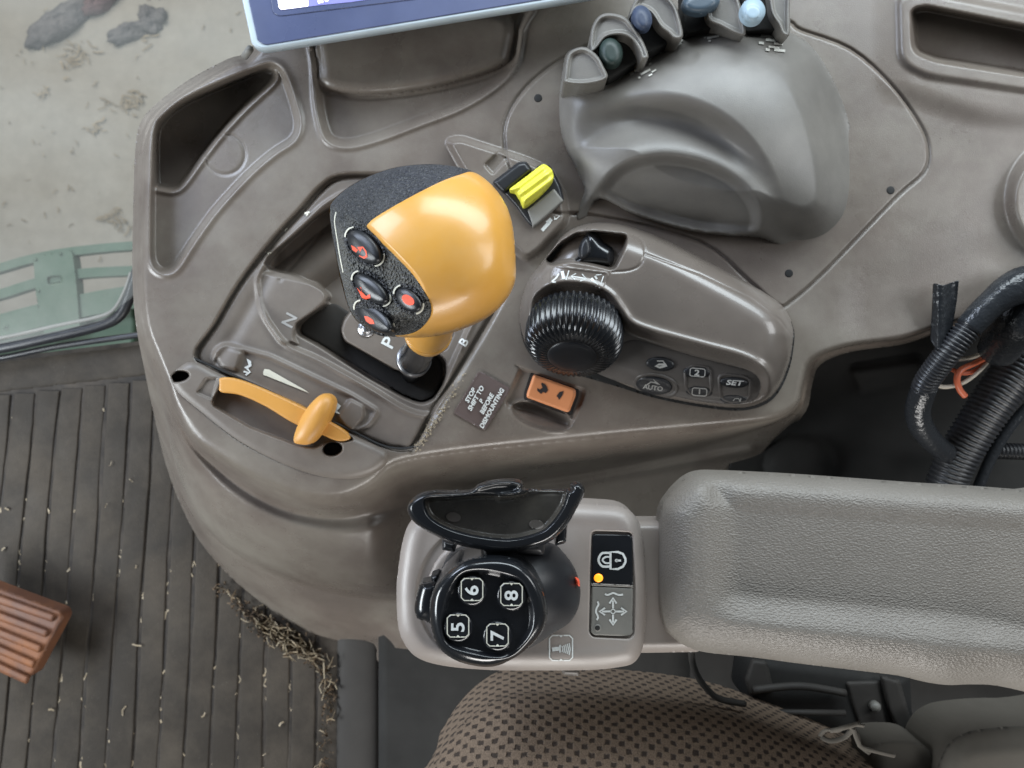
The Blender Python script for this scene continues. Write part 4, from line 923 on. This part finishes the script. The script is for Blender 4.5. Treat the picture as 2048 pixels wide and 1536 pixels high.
# ================================================================== JOYSTICK POD AND JOYSTICK
cp = thing('armrest_controller', 'speckled taupe armrest control box with lock switch carrying the black joystick', 'control box', W(np.float64(1040.), np.float64(1170.), 130.))
CP = cr([(793, 1190), (795, 1150), (806, 1080), (824, 1040), (870, 1015), (960, 1006), (1100, 1004), (1200, 1008), (1246, 1014), (1272, 1034), (1284, 1066), (1290, 1120), (1293, 1190), (1290, 1260), (1284, 1300), (1268, 1325), (1240, 1334), (1180, 1340), (1080, 1341), (980, 1340), (890, 1332), (836, 1316), (808, 1286), (796, 1250)], 5)
SWR = rp([(1185, 1064), (1262, 1066), (1268, 1180), (1266, 1270), (1258, 1276), (1186, 1272), (1180, 1264), (1182, 1180)], 8)
def cph(X, Y):
    s = sd(CP, X, Y, 60)
    h = 200 + 34 * dome(np.maximum(s, 0), 30, 2.2) + 2 * gs(s - 30, 12)
    h -= 5 * sm(sd(ell(962, 1188, 128, 138, 0), X, Y, 40), -3, 3)
    h -= 8 * sm(sd(SWR, X, Y, 20), -4, 0)
    return h
hf('box_shell', CP, cph, 'podtop', cp, 2.0, 140)
pad('boot_ring', ell(985, 1190, 134, 128, 0), 228, 8, 10, 'podtop', cp, 3)
SW1 = rp([(1184, 1071), (1190, 1068), (1258, 1069), (1265, 1074), (1266, 1172), (1183, 1168)], 4)
SW2 = rp([(1183, 1172), (1266, 1176), (1265, 1268), (1258, 1273), (1188, 1271), (1181, 1264)], 4)
w1 = lambda X, Y: 232 + 2 * dome(np.maximum(sd(SW1, X, Y), 0), 3) + .05 * (Y - 1120); w2 = lambda X, Y: 231 + 3 * dome(np.maximum(sd(SW2, X, Y), 0), 3)
sk1 = hf('switch_key', SW1, w1, 'blackg', cp, 1.5, 215); sk2 = hf('switch_key', SW2, w2, 'grayp', cp, 1.5, 215)
pad('switch_hinge', rp([(1182, 1166), (1266, 1170), (1266, 1175), (1182, 1171)], 1), 233, 2.5, 2, 'grayp', cp, 1.2)
i = Ink(); i.line([(1221, 1104), (1236, 1104), (1246, 1108), (1251, 1118), (1251, 1124), (1246, 1133), (1236, 1138), (1221, 1138)], 4.6, True)
i.line([(1221, 1106), (1206, 1106), (1200, 1111), (1197, 1120), (1200, 1128), (1206, 1133), (1221, 1133)], 4.6, smooth=3)
i.line([(1221, 1114), (1211, 1114), (1205, 1120), (1211, 1126), (1221, 1126)], 3.6, smooth=3); i.line([(1232, 1121), (1242, 1121)], 4); i.poly([tuple(p) for p in ell(1233, 1121, 3.4, 3.4, 0, 10)]); i.make('white', w1, sk1, 'printed_symbol')
lp = hf('warning_lamp', ell(1197, 1156, 9, 8.5), lambda X, Y: w1(X, Y) + .6 + 2.5 * dome(np.maximum(sd(ell(1197, 1156, 9, 8.5), X, Y), 0), 8), 'glowlamp', cp, 1.2, 225)
i = Ink(); cx, cy = 1226, 1223
for dx, dy in ((1, 0), (-1, 0), (0, 1), (0, -1)):
    i.line([(cx + 6 * dx, cy + 6 * dy), (cx + 22 * dx, cy + 22 * dy)], 3.8)
    i.line([(cx + 16 * dx - 7 * dy, cy + 16 * dy - 7 * dx), (cx + 27 * dx, cy + 27 * dy), (cx + 16 * dx + 7 * dy, cy + 16 * dy + 7 * dx)], 4)
i.line(ell(cx, cy, 4.4, 4.4, 0, 16), 2, True)
i.line([(1210, 1188), (1215, 1190), (1221, 1188), (1227, 1186), (1234, 1189), (1240, 1190), (1246, 1189)], 3.6, smooth=4)
i.line([(1195, 1203), (1197, 1209), (1193, 1217), (1192, 1224), (1195, 1231), (1196, 1236), (1193, 1240)], 3.6, smooth=4); i.make('white', w2, sk2, 'printed_symbol')
pad('indicator_hole', ell(1195, 1256, 7.5, 7.5), 234, 1.2, 3, 'grayp', cp, 1.3); pad('indicator_hole', ell(1195, 1256, 5.2, 5.2), 235, 1, 2, 'hole', cp, 1.3)
def frame(i, cx, cy, w, h, wd=2.2):
    r = 6; x, y = w / 2, h / 2; n = 5
    for sx in (-1, 1):
        i.line([(cx + sx * 5, cy - y), (cx + sx * (x - r), cy - y), (cx + sx * x, cy - y + r), (cx + sx * x, cy + y - r), (cx + sx * (x - r), cy + y), (cx + sx * 5, cy + y)], wd)
    i.poly([(cx - 5, cy - y - 1), (cx + 5, cy - y - 1), (cx, cy - y + 4)]); i.poly([(cx - 5, cy + y + 1), (cx + 5, cy + y + 1), (cx, cy + y - 4)])
i = Ink(); frame(i, 1122, 1296, 46, 50, 2.8); i.line([(1104, 1299), (1120, 1297)], 8); i.line([(1120, 1290), (1120, 1305)], 3)
for k in range(5): i.line([(1124 + 3.6 * k, 1292 - 1.4 * k), (1126 + 3.6 * k, 1298), (1124 + 3.6 * k, 1304 + 1.4 * k)], 2.2)
i.make('white', cph, cp, 'printed_symbol')
pad('armrest_bracket', rp([(1262, 1040), (1400, 1040), (1400, 1304), (1262, 1306)], 8), 150, 40, 20, 'podtop', cp, 3, 110)
pad('cable_stub', rp([(1120, 1336), (1160, 1336), (1158, 1352), (1126, 1350)], 5), 120, 10, 8, 'darkt', cp, 3)

js = thing('joystick', 'black joystick grip with buttons 5 to 8 and a hand rest flange above it', 'joystick', W(np.float64(985.), np.float64(1190.), 236.))
HB = cr([(872, 1170), (884, 1136), (902, 1108), (950, 1088), (1020, 1082), (1100, 1086), (1126, 1104), (1149, 1136), (1160, 1172), (1160, 1200), (1154, 1222), (1138, 1246), (1104, 1268), (1060, 1296), (1010, 1310), (950, 1300), (900, 1270), (874, 1220)], 5)
HBI = inflate(HB)
hf('grip_body', HB, lambda X, Y: 262 + 118 * HBI(X, Y) - .10 * (X - 1000), 'blacks', js, 2, 250)
pad('grip_root', ell(1010, 1190, 110, 95, 0), 236, 30, 40, 'blacks', js, 3, 234)
HD = cr([(865, 1184), (859, 1225), (865, 1266), (880, 1298), (912, 1321), (957, 1333), (992, 1332), (1023, 1319), (1050, 1301), (1076, 1276), (1091, 1250), (1095, 1217), (1088, 1184), (1069, 1149), (1039, 1124), (1006, 1114), (965, 1114), (924, 1122), (888, 1148)], 5)
HI = cr([(884, 1250), (892, 1206), (906, 1172), (926, 1148), (960, 1142), (1000, 1148), (1040, 1162), (1056, 1190), (1064, 1225), (1060, 1262), (1040, 1294), (1020, 1310), (990, 1312), (930, 1300), (896, 1286)], 5)
def jh(X, Y):
    s = sd(HD, X, Y, 60); h = 392 + 30 * dome(np.maximum(s, 0), 20, 2) + .05 * (1200 - Y)
    h -= 11 * sm(sd(HI, X, Y, 40), -6, 7)
    return h
hf('grip_head', HD, jh, 'blackg', js, 1.8, 300)
pad('trigger', cr([(829, 1212), (838, 1172), (850, 1164), (880, 1168), (880, 1250), (850, 1242), (834, 1236)], 4), 330, 26, 24, 'blackg', js, 2, 300)
pad('trigger_pin', rp([(860, 1152), (876, 1146), (882, 1160), (866, 1168)], 4), 320, 14, 8, 'blacks', js, 2, 290)
pad('red_marker', rp([(1150, 1156), (1159, 1160), (1160, 1174), (1154, 1170)], 3), 290, 8, 4, 'red', js, 1.5, 280)
for s_, x, y in (('6', 944, 1181), ('8', 1023, 1191), ('5', 916, 1254), ('7', 995, 1272)):
    P = ell(x, y, 31, 31.5); h0 = float(jh(np.array([x * 1.]), np.array([y * 1.]))[0])
    tb = hf('thumb_button', P, lambda X, Y: h0 + 9 * dome(np.maximum(sd(P, X, Y), 0), 7) - 3.0 * sm(sd(P, X, Y), 7, 31), 'blackg', js, 1.4, h0 - 8)
    top = lambda X, Y: h0 + 9 - 3.0 * sm(sd(P, X, Y), 7, 31)
    text(s_, x + 1, y, 37, 90, 'white', top, tb, bold=.02, sx=1.15, lift=1)
    i = Ink(); frame(i, x, y - 2, 43, 44, 2.0); i.make('cream', top, tb, 'printed_symbol', 1)
FR = cr([(815, 1023), (819, 1004), (839, 989), (869, 983), (938, 982), (957, 970), (992, 961), (1033, 960), (1047, 968), (1052, 979), (1135, 980), (1142, 970), (1156, 965), (1168, 973), (1168, 990), (1152, 1020), (1136, 1048), (1108, 1078), (1072, 1095), (1020, 1104), (965, 1100), (913, 1089), (864, 1068), (831, 1047)], 5)
FI = cr([(850, 1008), (858, 998), (900, 996), (960, 991), (1010, 992), (1046, 988), (1060, 982), (1128, 982), (1130, 1000), (1120, 1022), (1100, 1048), (1076, 1064), (1020, 1077), (951, 1070), (897, 1055), (862, 1034)], 5)
LOOP = [(938, 984), (956, 972), (990, 964), (1020, 963), (1040, 968), (1044, 980), (1030, 990), (1000, 995)]
def frh(X, Y):
    s = sd(FR, X, Y, 40); h = 378 + 22 * dome(np.maximum(s, 0), 11) + .10 * (1060 - Y) * 1.0
    h -= 26 * sm(sd(FI, X, Y, 30), -6, 8)
    h += 10 * gs(sdl(LOOP, X, Y, 30), 7)
    return h
hf('hand_rest', FR, frh, 'blackg', js, 1.5, None, thick=16)
hf('hand_rest_web', FI, lambda X, Y: frh(X, Y) + 1.0, 'web', js, 2, None)
for (x, y) in ((907, 1034), (1073, 1049)):
    P = ell(x, y, 15, 9.5, -8); hf('rest_rivet', P, lambda X, Y: frh(X, Y) + 2.2, 'darkt', js, 1.5)
pad('rest_post', rp([(884, 1078), (912, 1086), (910, 1104), (884, 1100)], 3), 320, 16, 8, 'blacks', js, 2, 260)
pad('rest_post', rp([(1112, 1050), (1136, 1040), (1132, 1086), (1110, 1092)], 4), 330, 20, 8, 'blackg', js, 2, 260)
pad('rest_post', rp([(960, 1070), (1090, 1070), (1090, 1110), (960, 1110)], 8), 330, 26, 14, 'blacks', js, 3, 270)

# ================================================================== ARMREST
AR = cr([(1318, 1035), (1324, 1010), (1337, 990), (1352, 972), (1375, 953), (1400, 944), (1440, 943), (1568, 949), (1700, 958), (1837, 968), (1940, 974), (2048, 982), (2200, 996), (2200, 1420), (2060, 1386), (1990, 1371), (1940, 1369), (1895, 1370), (1850, 1364), (1800, 1352), (1740, 1344), (1606, 1328), (1500, 1314), (1414, 1305), (1372, 1293), (1346, 1276), (1327, 1254), (1317, 1210), (1316, 1150), (1317, 1090)], 5)
AI = cr([(1425, 968), (1418, 1000), (1420, 1100), (1424, 1190), (1446, 1226), (1500, 1244), (1700, 1262), (1900, 1280), (2260, 1310), (2260, 1016), (2040, 1006), (1800, 990), (1600, 976), (1480, 968)], 4)
am = thing('armrest', 'padded grey vinyl armrest with a pebbled grain and dished top', 'armrest', W(np.float64(1700.), np.float64(1160.), 150.))
def arh(X, Y):
    s = sd(AR, X, Y, 90); h = 176 + 110 * dome(np.maximum(s, 0), 78, 2.2)
    h -= 21 * sm(sd(AI, X, Y, 90), -16, 60)
    h -= 8 * gs(np.hypot(X - 1440, (Y - 985)), 26)
    h -= 26 * sm(X, 1800, 2150) * sm(Y, 1280, 1380)
    return h
hf('pad', AR, arh, 'leather', am, 2.6, 150)
pad('pad_backing', cr([(1340, 1060), (1355, 1010), (1400, 976), (1440, 970), (2180, 1040), (2180, 1350), (1420, 1270), (1360, 1250), (1342, 1200)], 4), 140, 40, 20, 'darkt', am, 6, 110)

# ================================================================== SEAT AND DARK AREA BESIDE IT
sb = thing('seat_plinth', 'dark brown seat plinth panel standing on the cab floor under the seat', 'seat base', W(np.float64(1200.), np.float64(1400.), FL))
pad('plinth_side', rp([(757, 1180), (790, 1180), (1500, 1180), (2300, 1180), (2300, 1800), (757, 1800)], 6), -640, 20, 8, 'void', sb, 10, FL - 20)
pad('plinth_edge', rp([(676, 1200), (762, 1190), (760, 1400), (757, 1800), (670, 1800)], 14), FL + 2, 20, 40, 'voidm', sb, 6, FL - 20)  # dimness beside the seat is painted by the dark colour
seat = thing('seat_cushion', 'brown woven seat cushion with rows of small dark checks', 'seat', W(np.float64(1300.), np.float64(1500.), -250.))
SC = cr([(862, 1560), (880, 1510), (910, 1464), (950, 1424), (1000, 1394), (1060, 1383), (1150, 1384), (1260, 1392), (1370, 1404), (1470, 1424), (1560, 1456), (1640, 1486), (1720, 1520), (1800, 1560), (1900, 1640), (1900, 1760), (860, 1760)], 5)
pad('cushion', SC, -110, 150, 190, 'fabric', seat, 5, -260)
sk = thing('upholstered_bolster', 'plain grey brown upholstered bolster at the lower right corner of the view', 'bolster', W(np.float64(1960.), np.float64(1520.), -200.))
pad('bolster_pad', cr([(1862, 1600), (1884, 1510), (1920, 1470), (1980, 1456), (2080, 1452), (2240, 1460), (2240, 1700), (1860, 1700)], 5), -60, 60, 60, 'thread', sk, 5, -200)
pad('bolster_fold', cr([(1760, 1600), (1740, 1520), (1746, 1490), (1790, 1482), (1840, 1488), (1872, 1520), (1880, 1600)], 5), -110, 40, 40, 'thread', sk, 4, -200)
fr = thing('torn_trim', 'frayed strip of torn seat fabric curling over the rear edge of the cushion', 'torn fabric', W(np.float64(1690.), np.float64(1480.), -70.))
for P in ([(1640, 1472, -20), (1652, 1460, -10), (1676, 1462, -6), (1700, 1450, 0), (1728, 1452, 0)], [(1642, 1474, -20), (1662, 1482, -14), (1690, 1474, -10), (1706, 1456, 0)], [(1700, 1452, 0), (1714, 1470, -6), (1720, 1490, -14), (1740, 1506, -20)],
          [(1706, 1454, 0), (1716, 1482, -6), (1728, 1496, -14), (1790, 1512, -20)], [(1660, 1462, -8), (1690, 1455, 4), (1720, 1446, 0)]):
    tube('fabric_strip', P, 5, 'thread', fr, 6, 5, flat=.4)
mech = thing('seat_adjuster', 'dark seat adjuster mechanism in the gap between armrest and cushion', 'seat mechanism', W(np.float64(1640.), np.float64(1400.), -300.))
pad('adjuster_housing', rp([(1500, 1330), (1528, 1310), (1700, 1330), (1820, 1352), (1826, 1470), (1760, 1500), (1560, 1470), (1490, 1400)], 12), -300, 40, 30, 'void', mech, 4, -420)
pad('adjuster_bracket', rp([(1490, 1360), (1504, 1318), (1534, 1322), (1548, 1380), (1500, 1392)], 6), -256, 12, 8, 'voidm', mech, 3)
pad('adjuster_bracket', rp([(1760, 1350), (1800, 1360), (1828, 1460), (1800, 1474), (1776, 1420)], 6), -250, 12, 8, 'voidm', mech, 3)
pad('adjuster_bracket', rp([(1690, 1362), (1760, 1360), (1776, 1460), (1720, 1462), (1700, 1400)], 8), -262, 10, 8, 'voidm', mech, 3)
tube('adjuster_rod', [(1506, 1380, -240), (1600, 1372, -230), (1690, 1386, -240)], 9, 'voidm', mech, 10)
tube('adjuster_rod', [(1530, 1424, -240), (1690, 1426, -240)], 7, 'voidm', mech, 10)
lathe('adjuster_knob', (1747, 1410, -250), (0, 0, 1), [(12, 0), (12, 12), (8, 18), (.1, 19)], 'grayp', mech, 16)
tube('looped_cable', [(1383, 1290, -60), (1384, 1320, -70), (1394, 1350, -80), (1414, 1378, -90), (1440, 1398, -100), (1490, 1408, -110)], 7, 'voidm', None, 10)
tag(bpy.data.objects['looped_cable'], 'grey cable looping down below the armrest beside the cushion', 'cable')

# wheel well behind the console, its shade put in by near-black colour
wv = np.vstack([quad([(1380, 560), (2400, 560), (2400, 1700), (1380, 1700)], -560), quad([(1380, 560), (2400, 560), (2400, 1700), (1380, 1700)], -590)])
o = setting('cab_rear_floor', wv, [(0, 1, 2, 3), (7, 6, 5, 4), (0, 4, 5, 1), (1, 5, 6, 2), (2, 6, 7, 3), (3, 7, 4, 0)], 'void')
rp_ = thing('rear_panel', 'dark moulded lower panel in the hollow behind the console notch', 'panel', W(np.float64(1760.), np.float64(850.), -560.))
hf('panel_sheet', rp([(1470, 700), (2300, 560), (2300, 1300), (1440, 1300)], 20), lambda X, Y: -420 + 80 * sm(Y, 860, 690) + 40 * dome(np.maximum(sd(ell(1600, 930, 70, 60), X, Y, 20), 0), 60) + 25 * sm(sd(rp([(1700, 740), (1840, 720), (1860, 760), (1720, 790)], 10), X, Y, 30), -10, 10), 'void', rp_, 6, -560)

# ================================================================== WIRING
def hose(label, segs, cat='hose'):
    p = segs[0][1][0]; t = thing('corrugated_hose', label, cat, W(np.float64(p[0]), np.float64(p[1]), np.float64(p[2])), 'black wiring hoses behind the console')
    for kind, pts, r, n in segs:
        if kind == 'r': tube('ribbed_sleeve', pts, r, 'rubber', t, 16, 8, 3.6, n)
        else: tube('taped_sleeve', pts, r, 'tape', t, 16, 8)
    return t
hose('thin black hose bending in a hook, taped at its top and corrugated in the middle', [('t', [(2120, 560, 50), (2040, 572, 50), (1985, 606, 42), (1936, 656, 28)], [38, 36, 27, 25], 0),
      ('r', [(1940, 652, 28), (1900, 700, 10), (1858, 756, -30), (1846, 780, -50)], [25, 25, 25, 24], 22), ('t', [(1850, 772, -45), (1836, 815, -80), (1841, 850, -110), (1868, 886, -150), (1900, 910, -200)], [25, 25, 25, 23, 22], 0)])
hose('thickest black corrugated hose rising beside the armrest', [('r', [(2110, 640, -150), (2040, 730, -160), (1968, 830, -180), (1908, 930, -210), (1880, 1010, -230)], [50, 48, 46, 44, 42], 46)])
hose('dull corrugated hose running level behind the thick hose near the armrest', [('r', [(1930, 900, -300), (2000, 902, -300), (2120, 906, -300)], 20, 24)])
hose('plain thin black conduit slanting beside the thick hose', [('t', [(2140, 740, -200), (2040, 830, -210), (1990, 900, -220), (1950, 990, -230)], 12, 0)])
hose('stub of taped black hose crossing behind the hook-shaped hose', [('t', [(2110, 600, 10), (2040, 640, 0), (1996, 700, -100)], [50, 46, 40], 0)])
hf('tape_tab', rp([(1868, 566), (1886, 571), (1918, 560), (1914, 600), (1906, 650), (1900, 690), (1874, 700), (1862, 680), (1866, 620)], 3), lambda X, Y: 46 + 10 * np.sin((X - 1868) / 9) - .3 * (Y - 560), 'tape', None, 2.5, None, thick=4)
tag(bpy.data.objects['tape_tab'], 'folded flap of shiny black tape standing up from the hook-shaped hose', 'tape')
for lab, m_, pts, r in (('short bright orange wire with a cut end hanging over the dark hollow', 'wire_o', [(1990, 706, -120), (1950, 726, -110), (1922, 740, -100), (1914, 760, -100), (1920, 780, -105), (1930, 792, -110)], 6.5),
                   ('orange wire curling under the white wires between the hoses', 'wire_o', [(1890, 728, -120), (1920, 746, -120), (1956, 738, -120), (1990, 700, -130)], 5),
                   ('upper of the two white wires strung between the hoses', 'wire_w', [(1880, 715, -110), (1930, 718, -105), (1975, 700, -110), (2010, 672, -130)], 4.5),
                   ('lower of the two white wires sagging between the hoses', 'wire_w', [(1868, 768, -110), (1890, 774, -108), (1925, 766, -106), (1956, 744, -110), (1985, 712, -120)], 4.5)):
    o = tube('wire', pts, r, m_, None, 10, 8); tag(o, lab, 'wire', 'loose wires between the hoses')

# ================================================================== DISPLAY
mo = thing('display_screen', 'silver edged navy display screen, mostly out of view, with a lit picture', 'display', W(np.float64(800.), np.float64(-20.), 60.))
SCR = rp([(440, -200), (1240, -300), (1300, -30), (1140, -2), (524, 98), (503, 90)], 16)
slab('display_case', SCR, 100, 80, 'frame', mo, 4)
SC2 = rp([(452, -200), (1234, -296), (1290, -34), (1138, -10), (530, 90), (515, 82)], 12)
slab('display_bezel', SC2, 102, 95, 'bezel', mo, 1.5)
slab('display_glass', rp([(510, -200), (1200, -280), (1240, -56), (1130, -40), (560, 32), (546, 26)], 8), 103.5, 100, 'bezel', mo, 1)
slab('display_picture', rp([(540, -160), (1160, -230), (1190, -66), (700, 4), (640, 10), (560, 20)], 2), 104.5, 102, 'screen', mo, .3)
slab('display_picture', rp([(552, -40), (610, -46), (617, 12), (562, 19), (557, 14)], 3), 105.3, 103, 'screenw', mo, .2)
Ink().line([(636, 4), (646, 2)], 5).line([(650, 1), (656, 0)], 4).make('screenw', 106., mo, 'screen_mark')
tube('display_arm', [(500, 98, 70), (490, 112, 30)], 7, 'grayp', mo, 10)
